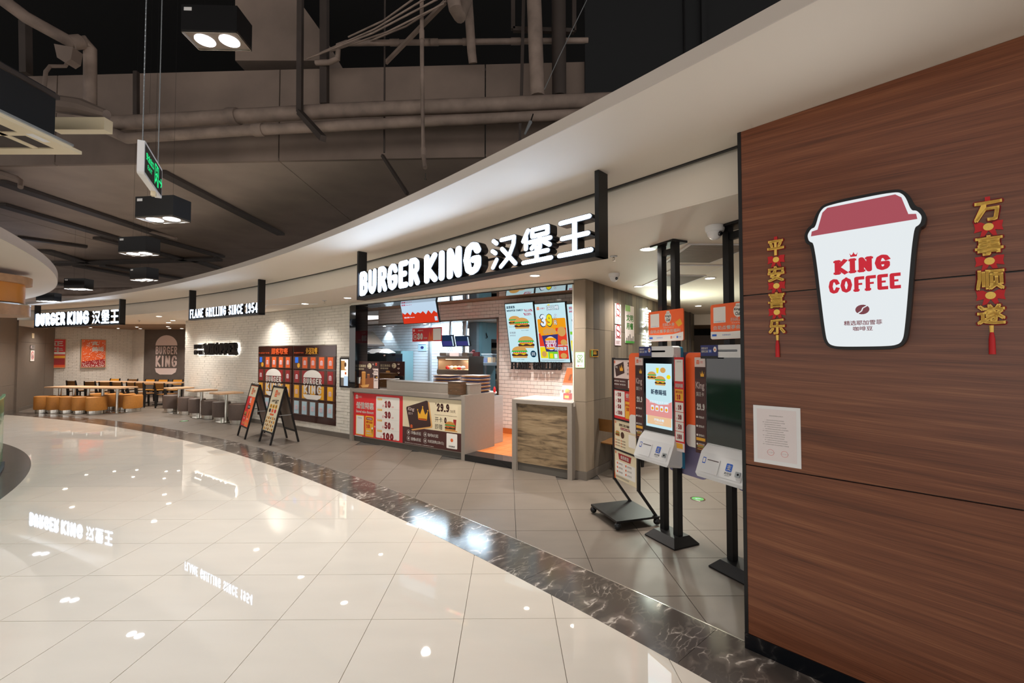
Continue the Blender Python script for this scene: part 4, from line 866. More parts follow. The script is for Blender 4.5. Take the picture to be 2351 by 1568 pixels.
# box lamps of the walkway
def box_lamp(loc, rz, label, s=1.0, power=30, on=True):
    t = thing('ceiling_box_lamp', label, 'lamp', loc, rz, 'black twin box lamps over the walkway')
    W, D, H = .2 * s, .1 * s, .2 * s
    bx('housing', 'black_metal', t, -W, W, -D, D, .012, H)
    for a_ in ((-W, W, -D, -D + .006), (-W, W, D - .006, D), (-W, -W + .006, -D, D), (W - .006, W, -D, D)): bx('trim_frame', 'chrome', t, a_[0], a_[1], a_[2], a_[3], -.004, .012)
    bx('reflector_plate', 'steel_warm', t, -W + .006, W - .006, -D + .006, D - .006, .004, .012); bx('rating_label', 'white_plastic', t, -W + .02, -W + .075, -D - .002, -D, H - .045, H - .02)
    for x in (-.09 * s, .09 * s):
        o = MB().lathe([(.068 * s, .002), (.068 * s, .006)], x, 0).build('lens', 'lamp_white' if on else 'steel_warm', t)
        if on: spot(t, (x, 0, -.02), power, (.93, .96, 1), 125, .7, .06)
    for x in (-.1 * s, .1 * s): MB().cyl(x, 0, H, (6.9 if loc[1] < 5.9 else 4.3) - loc[2], .001, 5).build('suspension_rod', 'black_metal', t)
    return t
p = on_y(499, 95, 3.3); box_lamp((p.x, p.y, p.z), .03, 'large nearest twin box lamp under the black void')
for (px, py, z, rz, lb) in ((375, 505, 3.02, -.12, 'twin box lamp just below the green exit sign'), (320, 583, 3.02, -.15, 'twin box lamp second beyond the exit sign'), (331, 643, 3.02, -.3, 'twin box lamp hanging close to the curved soffit edge'), (181, 664, 3.02, 0, 'twin box lamp at the left near the round white soffit'), (112, 692, 3.02, .1, 'farthest twin box lamp above the left letter sign')):
    p = on_z(px, py, z); box_lamp((p.x, p.y, p.z), rz, lb, 1.0, 26)
for i, (x, y) in enumerate(((-2.6, 1.2), (-4.2, 3.0), (-1.0, -.6), (.6, -2.0), (-3.2, -1.8))):  # extra lamps out of view, added to brighten the walkway floor
    box_lamp((x, y, 3.9), .6, ('added unseen twin box lamp above and behind the camera', 'added unseen twin box lamp above the walkway left of the camera', 'added unseen twin box lamp behind the camera over the veneer wall', 'added unseen twin box lamp farthest behind the camera', 'added unseen twin box lamp behind the camera toward the opening')[i], 1.0, 22)
# ================================================================ EXIT SIGN
a_, b_ = on_y(323, 355, 2.0), on_y(365, 420, 2.33); d = b_ - a_
es = thing('exit_sign', 'hanging emergency exit sign with green running figure', 'sign', (a_.x, a_.y, 2.54), math.atan2(-d.y, -d.x) + 0); es.location = (b_.x, b_.y, 2.54); es.rotation_euler.z = math.atan2(a_.y - b_.y, a_.x - b_.x)
L = math.hypot(d.x, d.y)
mat('exit_face', '#2a3134', 0.15)
MB().prism(rrect(0, L, 0, .155, .012), -.013, .013).build('case', 'white_plastic', es); 
for y_, sg in ((-.014, 1), (.014, -1)): MB().flat([(.012, .012), (L - .012, .012), (L - .012, .143), (.012, .143)] if sg > 0 else [(.012, .012), (.012, .143), (L - .012, .143), (L - .012, .012)], y_).build('face', 'exit_face', es)
for fy in (-.0148, .0148):
    A = Art(es, fy, 'symbol', 0)
    X = lambda x: x * L / .36
    A.line('exit_green', 0, [(X(.2), .03), (X(.2), .125), (X(.27), .125), (X(.27), .03)], .008); A.disc('exit_green', 0, X(.235), .108, .011); A.line('exit_green', 0, [(X(.24), .09), (X(.23), .065), (X(.255), .045), (X(.255), .03)], .011); A.line('exit_green', 0, [(X(.23), .065), (X(.215), .045), (X(.2), .045)], .01); A.line('exit_green', 0, [(X(.215), .075), (X(.24), .09), (X(.26), .078)], .007)
    A.line('exit_green', 0, [(X(.29), .07), (X(.345), .07)], .009); A.line('exit_green', 0, [(X(.325), .09), (X(.345), .07), (X(.325), .05)], .008)
    xs = sorted((X(.03), X(.17))); A.text('exit_green', 0, '安全出口', xs[0], xs[1], .08, .115, .02); A.text('exit_green', 0, 'EXIT', xs[0] + .03, xs[1] - .03, .045, .065, .01)
    if fy > 0:
        for q in A.d.values(): q.v = [(L - p_[0], p_[1], p_[2]) for p_ in q.v]; q.f = [tuple(reversed(f_)) for f_ in q.f]
    A.build()
bx('plug', 'p_cream', es, .1, .125, -.01, .01, -.022, 0)
def chain(name, x):
    mb = MB(); z = .155
    while z < 1.5:
        mb.tube([(x, 0, z), (x, 0, z + .026)], .0022, 5); mb.tube([(x - .004, 0, z + .004), (x - .004, 0, z + .022)], .0016, 4); mb.tube([(x + .004, 0, z + .004), (x + .004, 0, z + .022)], .0016, 4); z += .026
    mb.rod((x, 0, 1.5), (x, 0, 4.4), .003, 5); mb.build(name, 'steel', es)
chain('chain', .03); chain('chain', L - .03)
# ================================================================ AIR UNIT, SOFFIT DISC
au = thing('air_unit', 'black ducted air unit with cream slot grille at upper left', 'air unit', (-4.08, 4.2, 3.62), 0)
bx('case', 'panel_black', au, -3.0, -.13, -2.4, -.13, .05, .52); bx('top_flange', 'steel_brown', au, -3.0, -.11, -2.4, -.11, .46, .5)
for a_ in ((-3.2, 0, -.12, 0), (-3.2, 0, -2.5, -2.4), (-.14, 0, -2.4, -.12)): bx('grille_frame', 'p_cream', au, a_[0], a_[1], a_[2], a_[3], .0, .03)
bx('grille_core', 'steel_brown', au, -3.1, -.14, -2.4, -.12, .012, .05)
for k in range(4): bx('grille_slat', 'p_cream', au, -3.1, -.14, -.42 - k * .3, -.36 - k * .3, .003, .012)
bx('inner_bar', 'p_cream', au, -.34, -.29, -2.4, -.12, .003, .012); bx('label', 'white_plastic', au, -.1, -.04, -.4, -.25, -.002, 0); bx('side_hook', 'steel', au, -.02, .02, -.7, -.1, .03, .05)
bx('nozzle', 'p_cream', au, -.66, -.12, .35, .45, .42, .55); MB().tube([(-.7, .4, .72), (-.4, .4, .68), (-.14, .4, .6)], [.09, .085, .05], 10).build('pipe_stub', 'duct_brown', au, True)
ds = thing('ceiling_disc', 'round cream soffit around the mall opening at left', 'ceiling', (AC.x, AC.y, 0), 0, kind='structure')
def circ(r0, r1, z0, z1, B0=-50, B1=140, n=72):
    rings = []
    for i in range(n + 1):
        b = math.radians(B0 + (B1 - B0) * i / n); c, s = math.cos(b), math.sin(b); rings.append([(r0 * c, r0 * s, z0), (r1 * c, r1 * s, z0), (r1 * c, r1 * s, z1), (r0 * c, r0 * s, z1)])
    return MB().loft(rings)
def rb(b):
    return AR + .0006 * max(0, b - 30) ** 2
def disc_ring(d0, d1, z0, z1, n=110):
    rings = []
    for i in range(n + 1):
        bd = -50 + 136 * i / n; r = rb(bd); c, s_ = math.cos(math.radians(bd)), math.sin(math.radians(bd)); rings.append([((r + d0) * c, (r + d0) * s_, z0), ((r + d1) * c, (r + d1) * s_, z0), ((r + d1) * c, (r + d1) * s_, z1), ((r + d0) * c, (r + d0) * s_, z1)])
    return MB().loft(rings)
disc_ring(-4.5, 0, ZS, ZS + .12).build('soffit_board', 'white_paint', ds); disc_ring(0, .006, ZS - .001, ZS + .13).build('fascia', 'soffit_edge', ds)
hd = thing('hanging_drum', 'orange drum with timber rings hanging at the left edge', 'lamp', on_y(-62, 650, 7.0), 0); hd.location.z = 0
r_ = .58; zA, zB, zC_, zD = on_y(0, 600, 7).z, on_y(0, 655, 7).z, on_y(0, 692, 7).z, on_y(0, 722, 7).z
MB().lathe([(r_ + .06, 2.86), (r_ + .06, 2.98)], n=40).build('upper_ring', 'ring_wood', hd, True); MB().lathe([(r_ - .02, zC_), (r_ - .02, 2.86)], n=40).build('drum', 'orange_paint', hd, True); MB().lathe([(r_ + .045, zD), (r_ + .045, zC_ - .04)], n=40).build('lower_ring', 'ring_wood', hd, True); MB().lathe([(r_ + .05, zC_ - .04), (r_ + .05, zC_ - .02)], n=40).build('metal_band', 'chrome', hd, True); MB().lathe([(.1, 2.98), (.1, ZS)], n=16).build('stem', 'white_paint', hd)
gr = thing('glass_balustrade', 'curved green glass balustrade with rim at the left edge', 'railing', (AC.x, AC.y, 0), 0)
for k in range(7):
    B0 = 40.2 - k * 9
    circ(AR - .32, AR - .305, .03, 1.08, B0, B0 + 8.8, 8).build('glass_pane', 'green_glass', gr); circ(AR - .33, AR - .295, 1.08, 1.1, B0, B0 + 8.8, 8).build('rim', 'green_rim', gr); circ(AR - .345, AR - .28, .003, .03, B0, B0 + 8.8, 8).build('shoe', 'black_metal', gr)
# ================================================================ PIPES UNDER THE DARK CEILING
def pipe(name, label, pts, r, m='pipe_brown', cat='pipe', clamps=()):
    P = [on_y(*p) for p in pts]; t = thing(name, label, cat, P[0]); Q = [q - P[0] for q in P]
    MB().tube(Q, r, 12).build('tube', m, t, True)
    for i, f in clamps:
        c = Q[i].lerp(Q[i + 1], f); d_ = (Q[i + 1] - Q[i]).normalized() * .06; MB().tube([c - d_, c + d_], r * 1.22, 12).build('coupling', m, t, True)
    return t
pipe('duct_pipe', 'thick lagged pipe running across under the dark ceiling', [(120, 238, 6.2), (238, 276, 5.85), (262, 283, 5.6), (530, 268, 5.5), (820, 252, 5.4), (1150, 240, 5.3), (1450, 228, 5.2)], .085, clamps=((3, .02),))
pipe('duct_pipe', 'lower thinner lagged pipe beside the thick one', [(225, 288, 5.75), (290, 318, 5.5), (560, 300, 5.42), (900, 283, 5.35), (1350, 262, 5.2)], .062, clamps=((2, .1),))
SP = pipe('sprinkler_pipe', 'vertical sprinkler drop pipe ending in a sprinkler head', [(968, -40, 5.1), (969, 180, 5.1), (972, 355, 5.1), (976, 385, 5.0)], .024, clamps=((0, .55), (1, .98)))

MB().lathe([(.004, -.07), (.016, -.07), (.016, -.063), (.005, -.05), (.005, 0)], n=10).build('sprinkler_head', 'chrome', SP, loc=on_y(977, 398, 5.0) - SP.location)
pipe('water_pipe', 'horizontal pipe with couplings high against the black void', [(726, 144, 5.65), (757, 143, 5.6), (775, 135, 5.55), (777, 105, 5.55), (795, 99, 5.58), (1350, 93, 5.6)], .035, clamps=((4, .2), (4, .33), (4, .36), (4, .5), (4, .7), (4, .78)))
pipe('down_pipe', 'thick vertical pipe right of centre meeting the lagged pipe', [(1224, -60, 5.3), (1234, 222, 5.3)], .088)
pipe('down_pipe', 'darker vertical pipe further right behind the wire', [(1282, -60, 5.45), (1284, 222, 5.45)], .088, 'steel_brown')
pipe('elbow_pipe', 'bent lagged pipe hanging at the top centre', [(1030, -60, 4.9), (1045, 20, 4.9), (1055, 36, 5.0), (1065, 10, 5.2), (1078, -30, 5.4)], .075)
pipe('down_pipe', 'slanted vertical pipe below the bent one', [(1072, -40, 5.4), (1083, 120, 5.5), (1086, 145, 5.55)], .055)
pipe('drain_pipe', 'dusty pipe with elbow at the top left corner', [(-60, -50, 4.6), (60, 40, 4.9), (165, 98, 5.2), (195, 95, 5.3), (207, 110, 5.35), (207, 240, 5.5)], .066, clamps=((2, .3),))
pipe('bent_cable', 'thin bent conduit beside the black air unit', [(102, 200, 5.0), (105, 165, 5.05), (115, 152, 5.1), (150, 152, 5.2), (160, 135, 5.2)], .02, 'duct_brown', 'conduit'); 
t = thing('junction_box', 'small rusty junction box hanging from the drain pipe', 'box', on_y(155, 128, 5.1)); MB().prism([(-.1, .1), (.12, .06), (.1, -.08), (.04, -.12), (-.06, -.06)], -.06, .06).build('case', 'duct_brown', t)
def hanger(label, pts, w, m='steel_brown', cat='bracket'):
    P = [on_y(*p) for p in pts]; t = thing('ceiling_bracket', label, cat, P[0]); 
    for i in range(len(P) - 1): MB().bar(P[i] - P[0], P[i + 1] - P[0], w, w).build('bar', m, t)
    return t
hanger('steel channel hanger holding the two lagged pipes', [(690, -40, 5.3), (688, 258, 5.3), (742, 318, 4.6)], .06)
hanger('dark upright bar behind the channel hanger', [(745, -40, 5.7), (745, 240, 5.7)], .09); hanger('thin threaded rod left of the sprinkler drop', [(884, -40, 5.6), (882, 350, 5.6)], .018)
hanger('angled steel flat bar below the threaded rod', [(878, 357, 5.7), (935, 445, 5.2)], .035); hanger('pale diagonal strut between pipes at top centre', [(1022, 5, 5.0), (886, 144, 5.75)], .04, 'pipe_brown')
hanger('slim rod left of the thick vertical pipe', [(1203, -40, 5.4), (1197, 225, 5.4)], .04); hanger('short rod below the lagged pipes at right', [(1194, 284, 5.2), (1194, 330, 5.2)], .03); hanger('square steel hanger frame at top right', [(1178, -40, 5.5), (1178, 68, 5.5), (1318, 72, 5.5), (1318, -40, 5.5)], .05); hanger('dark post in the upper left corner', [(58, 50, 5.8), (60, 170, 5.8)], .09); hanger('dark post near the exit sign chains', [(313, 165, 5.66), (313, 265, 5.66)], .05)
for i, (p0, p1) in enumerate((((1010, -5), (705, 135)), ((985, -8), (735, 122)), ((1020, 8), (760, 118)), ((960, -10), (800, 85)), ((1025, 2), (840, 98)))):
    o = MB().tube([on_y(p0[0], p0[1], 4.9), on_y((p0[0] + p1[0]) / 2, (p0[1] + p1[1]) / 2 + 10, 5.2), on_y(p1[0], p1[1], 5.6)], .011, 6).build('cable', 'pipe_brown', None, True); tag(o, ('longest grey cable of the bundle at top centre', 'second grey cable of the bundle at top centre', 'third grey cable of the bundle at top centre', 'shortest grey cable of the bundle at top centre', 'lowest grey cable of the bundle at top centre')[i], 'cable')
o = MB().tube([on_y(1352, -10, 4.6), on_y(1283, 132, 4.4), on_y(1250, 205, 4.3)], .004, 6).build('wire', 'steel', None); tag(o, 'thin taut steel wire crossing the vertical pipes', 'wire')
t = thing('cable_tensioner', 'small silver turnbuckle with hook near the soffit edge', 'turnbuckle', on_y(1224, 262, 4.2)); q0 = on_y(1224, 262, 4.2); MB().tube([(0, 0, 0), on_y(1218, 280, 4.15) - q0], .006).build('hook', 'chrome', t); MB().tube([on_y(1218, 280, 4.15) - q0, on_y(1205, 308, 4.1) - q0], [.018, .008], 8).build('body', 'steel', t)
# steel strips hung under the boards
def strip(pts, label, w=.12, z=4.27):
    P = [on_z(x, y, z) for x, y in pts]; t = thing('ceiling_strip', label, 'steel strip', P[0]); MB().bar((0, 0, 0), P[1] - P[0], w, .05).build('bar', 'steel_brown', t); d_ = P[1] - P[0]
    for f in (.2, .8): MB().box(d_.x * f - .01, d_.x * f + .01, d_.y * f - .01, d_.y * f + .01, 0, .05).build('clip', 'steel_brown', t)
strip([(368, 395), (645, 538)], 'long dark strip right of the exit sign', .16); strip([(0, 418), (382, 545)], 'long dark strip above the second box lamp', .2); strip([(0, 470), (268, 548)], 'dark strip nearest the left edge', .2); strip([(222, 546), (425, 597)], 'dark strip behind the second box lamp', .2); strip([(345, 545), (510, 590)], 'dark strip beyond the sprinkler conduit', .18); strip([(40, 545), (200, 567)], 'short lighter strip at left with a rod', .16); strip([(100, 575), (195, 603)], 'dark strip running to the round soffit', .3); strip([(120, 606), (500, 595)], 'cross strip joining the others in the distance', .35); strip([(175, 610), (305, 634)], 'dark strip left of the far box lamp', .25); strip([(235, 610), (415, 640)], 'dark strip right of the far box lamp', .25); strip([(110, 648), (150, 655)], 'short strip beside the left box lamp', .3); strip([(445, 598), (520, 622)], 'short strip near the curved soffit', .2)
pipe('conduit', 'thin conduit under the boards beside the third lamp', [(340, 530, 9.2), (405, 548, 9.0)], .03, 'duct_brown', 'conduit'); pipe('conduit', 'thin conduit with elbow at the left edge', [(-10, 392, 6.2), (38, 408, 6.3), (48, 415, 6.3), (47, 430, 6.2)], .03, 'duct_brown', 'conduit')
t = thing('far_duct', 'horizontal ribbed duct far away above the left sign', 'duct', on_y(180, 672, 14)); MB().tube([on_y(60, 672, 14) - t.location, on_y(300, 668, 14) - t.location], .12, 12).build('tube', 'pipe_brown', t, True)
# ================================================================ CEILING FITTINGS OF THE SHOP
def cz(px, py, z=ZC): p = on_z(px, py, z); return (p.x, p.y, z)
def dome(px, py, s, label):
    t = thing('dome_camera', label, 'camera', cz(px, py)); MB().lathe([(.075 * s, -.001), (.075 * s, -.03 * s), (.068 * s, -.05 * s)], n=20).build('base', 'white_plastic', t, True); MB().ball((0, 0, -.055 * s), .06 * s).build('dome', 'white_plastic', t, True); MB().ball((.02 * s, -.05 * s, -.075 * s), .02 * s).build('lens', 'black_gloss', t)
dome(1641, 519, 1.0, 'white dome camera near the right kiosk post'); dome(1410, 628, .95, 'white dome camera above the plank pillar')
t = thing('dome_camera', 'small black dome camera on the bay ceiling', 'camera', (cz(243, 757)[0], cz(243, 757)[1], ZC - .021)); MB().ball((0, 0, -.08), .09).build('dome', 'black_gloss', t, True); MB().cyl(0, 0, -.04, -.001, .07).build('base', 'black_plastic', t)
def sprinkler(px, py, label, z=ZC):
    t = thing('sprinkler', label, 'sprinkler', cz(px, py, z)); MB().lathe([(.04, -.001), (.036, -.008)], n=16).build('plate', 'steel', t); MB().lathe([(.01, -.008), (.012, -.03), (.006, -.04), (.018, -.05), (.018, -.053)], n=12).build('head', 'chrome', t)
sprinkler(1409, 588, 'chrome sprinkler head right of the main sign'); sprinkler(745, 690, 'sprinkler head between two downlights above lockers'); sprinkler(320, 735, 'sprinkler head above the left dining area')
def grille(pts, label, slats=True):
    P = [Vector(cz(*p)) for p in pts]; c = sum(P, Vector()) / 4; t = thing('ceiling_grille', label, 'vent', (c.x, c.y, ZC)); Q = [p - c for p in P]
    MB().loft([[(q.x, q.y, -.012) for q in Q], [(q.x, q.y, -.001) for q in Q]]).build('frame', 'white_plastic', t)
    n = 26 if slats else 0
    for i in range(n):
        f = (i + .8) / (n + .6); a = Q[0].lerp(Q[3], f); b = Q[1].lerp(Q[2], f); e = (b - a) * .05
        MB().bar((a.x + e.x, a.y + e.y, -.014), (b.x - e.x, b.y - e.y, -.014), (Q[3] - Q[0]).length / n * .55, .004).build('slat', 'counter_grey', t)
    if not slats: MB().loft([[(q.x * .94, q.y * .94, -.0135) for q in Q], [(q.x * .94, q.y * .94, -.0125) for q in Q]]).build('panel', 'white_paint', t)
grille([(1525, 600), (1632, 601), (1742, 560), (1580, 559)], 'large slotted air grille beside the kiosk posts'); grille([(1474, 655), (1560, 655), (1622, 632), (1530, 631)], 'smaller slotted air grille further back'); grille([(1522, 628), (1622, 627), (1665, 608), (1560, 607)], 'square plaster access panel between the grilles', False); grille([(602, 716), (668, 706), (730, 697), (610, 699)], 'flat access panel in ceiling above the lockers', False)
# ================================================================ ORDER KIOSKS
AK = math.atan2(-.909, .417); KD = Vector((.417, -.909, 0)); KN = Vector((.909, .417, 0))
def kiosk(loc, label, lit):
    t = thing('order_kiosk', label, 'kiosk', loc, AK, 'self order kiosks')
    MB().loft([[(-.19, 0, .003), (.19, 0, .003), (.19, .3, .003), (-.19, .3, .003)], [(-.19, 0, .012), (.19, 0, .012), (.19, .3, .012), (-.19, .3, .012)], [(-.13, .06, .075), (.13, .06, .075), (.13, .24, .075), (-.13, .24, .075)]]).build('base', 'black_metal', t)
    for x in (-.085, .085): bx('post', 'black_metal', t, x - .028, x + .028, .12, .18, .075, ZC - .02)
    bx('top_bar', 'black_metal', t, -.057, .057, .13, .17, ZC - .12, ZC - .06); bx('ceiling_plate', 'black_metal', t, -.15, .15, .06, .24, ZC - .02, ZC - .002)
    y = .02
    b = MB().prism(rrect(-.225, .225, .98, 1.80, .03), y, y + .045).build('body', 'white_plastic', t); MB().prism(rrect(-.227, .227, .96, 1.795, .03), y + .045, y + .075).build('rear_shell', 'p_teal', b)
    MB().prism(rrect(-.225, .225, 1.70, 1.80, .03), y - .035, y).build('top_cap', 'white_plastic', t); MB().prism(rrect(-.1, .12, 1.745, 1.762, .008), y - .037, y - .035).build('camera_slot', 'black_gloss', t)
    MB().box(-.2, .2, y - .006, y, 1.0, 1.70).build('bezel', 'black_gloss', t)
    scr = MB().box(-.168, .168, y - .008, y - .006, 1.045, 1.64).build('screen', 's_cyan' if lit else 'black_gloss', t)
    # lower box leaning forward
    lb_ = MB().loft([[(-.2, y - .008, .99), (.2, y - .008, .99), (.2, y + .05, .99), (-.2, y + .05, .99)], [(-.225, y - .045, .93), (.225, y - .045, .93), (.225, y + .05, .93), (-.225, y + .05, .93)], [(-.225, y - .115, .765), (.225, y - .115, .765), (.225, y + .05, .735), (-.225, y + .05, .735)], [(-.205, y - .115, .74), (.205, y - .115, .74), (.205, y + .05, .715), (-.205, y + .05, .715)]]).build('printer_box', 'white_plastic', t)
    MB().loft([[(-.228, y + .05, .99), (.228, y + .05, .99), (.228, y + .075, .99), (-.228, y + .075, .99)], [(-.228, y + .05, .72), (.228, y + .05, .72), (.228, y + .08, .71), (-.228, y + .08, .71)]]).build('box_shell', 'p_teal', t)
    sl = math.atan2(.07, .165)
    pn = bpy.data.objects.new('front_plate', MB().box(-.19, .19, -.001, .001, .02, .155).mesh('front_plate')); pn.data.materials.append(M['white_plastic']); COL.objects.link(pn); pn.parent = t; pn.location = (0, y - .117, .765); pn.rotation_euler.x = -sl
    bx('receipt_door', 'white_plastic', pn, -.145, -.02, -.006, -.001, .02, .14); bx('receipt_slot', 'p_dbrown', pn, -.135, -.03, -.0075, -.006, .122, .128)
    A = Art(pn, -.0012, 'sticker'); A.rect('p_blue', 1, -.185, -.155, .09, .14, .004); A.rect('p_white', 2, -.18, -.16, .098, .133); A.rect('p_blue', 1, .04, .095, .075, .135, .008); A.text('p_white', 2, '支', .048, .087, .082, .128, .02); A.text('p_black', 1, '支付宝', .035, .1, .05, .068, .02); A.text('p_black', 1, 'ALIPAY', .045, .09, .038, .045); A.build()
    bx('scanner', 'steel', pn, .135, .175, -.01, -.001, .05, .09); MB().prism(disc(.16, .07, .008), -.012, -.01).build('scanner_eye', 'black_gloss', pn)
    # strips beside the screen
    st = MB().box(-.315, -.203, y - .012, y - .008, .90, 1.70).build('side_strip', 'p_brown', t); A = Art(st, y - .0125, 'strip_print'); A.rect('p_pinkwhite', 1, -.315, -.203, 1.62, 1.70); A.minilogo('p_orange', 2, -.28, 1.66, .035); A.text('p_red', 2, '汉堡王', -.255, -.225, 1.65, 1.67); A.crown('p_yellow', 2, -.235, 1.54, .04, .045); A.rect('p_dbrown', 1, -.305, -.212, 1.52, 1.61, .006); A.text('p_pinkwhite', 2, 'King', -.305, -.215, 1.42, 1.495, .03); A.text('p_white', 2, '国王卡', -.3, -.22, 1.375, 1.41, .02); A.slabtext('p_white', 2, '29.9', -.295, -.215, 1.26, 1.315, .26)
    for i in range(4): A.disc('p_white', 2, -.295, 1.2 - .075 * i, .009); A.text('p_white', 2, ('早餐6折', '套餐6折', '咖啡8元', '免配送费')[i], -.28, -.22, 1.19 - .075 * i, 1.21 - .075 * i)
    A.rect('p_yellow', 2, -.305, -.212, .985 + .02, 1.0 + .04 - .01); A.burger(3, -.26, .93, .075); A.build()
    if lit:
        st = MB().box(.203, .315, y - .012, y - .008, .88, 1.70).build('side_strip', 'p_red', t); A = Art(st, y - .0125, 'strip_print'); A.rect('p_white', 1, .212, .306, 1.49, 1.68); A.text('p_grey', 2, '扫码充值', .235, .285, 1.655, 1.668); A.text('p_white', 1, '储值特惠', .215, .303, 1.435, 1.47, .03); A.rect('p_yellow', 1, .212, .306, 1.32, 1.42); A.text('p_red', 2, '额外加送', .22, .298, 1.385, 1.408, .02); A.slabtext('p_red', 2, '10', .23, .275, 1.33, 1.375, .28)
        for i, v in enumerate(('10', '30', '50', '100')): A.rect('p_white', 1, .212, .306, 1.225 - .085 * i, 1.305 - .085 * i, .004); A.slabtext('p_dred', 2, v, .245 - (.012 if i == 3 else 0), .285, 1.24 - .085 * i, 1.285 - .085 * i, .3); A.text('p_red', 2, '送', .222, .236, 1.242 - .085 * i, 1.258 - .085 * i)
        A.rect('p_paper', 1, .203, .315, .88, .955); A.rect('p_yellow', 2, .22, .295, .905, .95); A.build()
        A = Art(scr, y - .0082, 'screen_picture', .0003); A.poly('s_pinkish', 1, [(-.168, 1.15), (.168, 1.15), (.168, 1.3), (.1, 1.27), (0, 1.26), (-.1, 1.28), (-.168, 1.31)]); A.rect('s_peach', 2, -.15, .16, 1.07, 1.15); A.text('s_white', 3, '开始点餐', -.06, .07, 1.105, 1.13, .03); A.text('s_white', 3, 'TOUCH TO START', -.05, .06, 1.085, 1.096); A.burger(2, -.085, 1.49, .12, 's_'); A.burger(4, .025, 1.44, .14, 's_'); A.disc('s_bun', 2, .06, 1.58, .035, .025); A.poly('s_yellow', 2, [(-.03, 1.6), (.01, 1.6), (.0, 1.55), (-.02, 1.55)]); A.disc('s_yellow', 2, .13, 1.52, .025, .02); A.text('s_dark', 2, '新春赐福', -.1, .1, 1.35, 1.4, .03); A.text('s_white', 3, '扭转好运', -.12, .13, 1.27, 1.295, .02)
        for i in range(4): A.rect('s_white', 2, -.1 + .06 * i, -.06 + .06 * i, 1.2, 1.25, .008); A.disc('s_orange', 3, -.08 + .06 * i, 1.22, .014)
        A.build(); area(t, (0, y - .03, 1.35), .8, (.8, .93, 1), .3, .55, (-PI / 2, 0, 0))
    # sign board above
    sb = MB().prism(rrect(-.225, .225, 1.85, 2.14, .02), .1, .112).build('sign_board', 'p_orange2', t); A = Art(sb, .0995, 'sign_print'); A.poly('p_white', 1, [(-.225, 1.86), (-.21, 1.851), (.21, 1.851), (.225, 1.86), (.225, 1.93), (.1, 1.912), (-.05, 1.908), (-.225, 1.915)]); A.rect('p_white', 1, -.195, -.075, 1.985, 2.115, .004); A.text('p_blue', 2, '打开手机扫一扫', -.18, -.09, 1.992, 2.0)
    A.disc('p_white', 1, .04, 2.07, .042, .05); A.rect('p_white', 1, .02, .06, 2.105, 2.13, .006); A.text('p_black', 2, "King's", .005, .075, 2.068, 2.095, .03, .1); A.text('p_black', 2, 'Club', .015, .065, 2.035, 2.062, .03, .1); A.text('p_white', 1, '扫码入会', -.03, .12, 1.988, 2.02, .02); A.text('p_white', 1, '享会员专属优惠', -.02, .11, 1.972, 1.981); A.poly('p_yellow', 1, [(.13, 2.02), (.17, 1.975), (.215, 2.0), (.19, 2.05)]); A.text('p_white', 1, '自助点餐享会员福利', -.195, .19, 1.928, 1.962, .025); A.rect('p_blue', 2, -.21, -.165, 1.875, 1.893); A.text('p_blue', 2, '五星级会员', -.11, -.03, 1.878, 1.89); A.minilogo('p_orange', 2, .08, 1.884, .024); A.text('p_orange', 2, '汉堡王', .098, .122, 1.879, 1.89); A.rect('p_blue', 2, .145, .163, 1.874, 1.894, .003); A.text('p_grey', 2, '支付宝', .168, .2, 1.878, 1.89); A.build()
    cd = MB().box(-.225, -.055, y - .04, y - .0365, 1.69, 1.80).build('promo_card', 'p_navy', t); A = Art(cd, y - .0405, 'card_print'); A.rect('p_black', 1, -.225, -.055, 1.69, 1.712); A.text('p_white', 1, '刷脸支付', -.215, -.15, 1.765, 1.785, .03); A.text('p_white', 1, '最高立减', -.215, -.15, 1.74, 1.76, .03); A.rect('p_blue', 1, -.145, -.11, 1.738, 1.765); A.text('p_white', 2, '50', -.14, -.115, 1.742, 1.761, .03); A.disc('p_white', 1, -.08, 1.765, .016, .022); A.disc('p_orange', 2, -.08, 1.763, .007); A.build()
    # rear boards
    ob = MB().prism(rrect(-.44, -.228, .93, 1.74, .05), y + .012, y + .022).build('rear_board', 'p_orange2', t); A = Art(ob, y + .0118, 'board_print'); A.poly('p_white', 1, rrect(-.44, -.228, .93, 1.12, .04)); A.build()
    MB().prism(rrect(-.08, .37, .63, 1.745, .05), .2, .215).build('purple_board', 'p_purple', t)
    return t
K1 = Vector((1.347, 4.168, 0)); kiosk(K1, 'left order kiosk with lit pale blue screen', True)
kiosk(K1 + Vector((.329, -.642, 0)), 'right order kiosk with dark screen cut by the veneer wall', False)
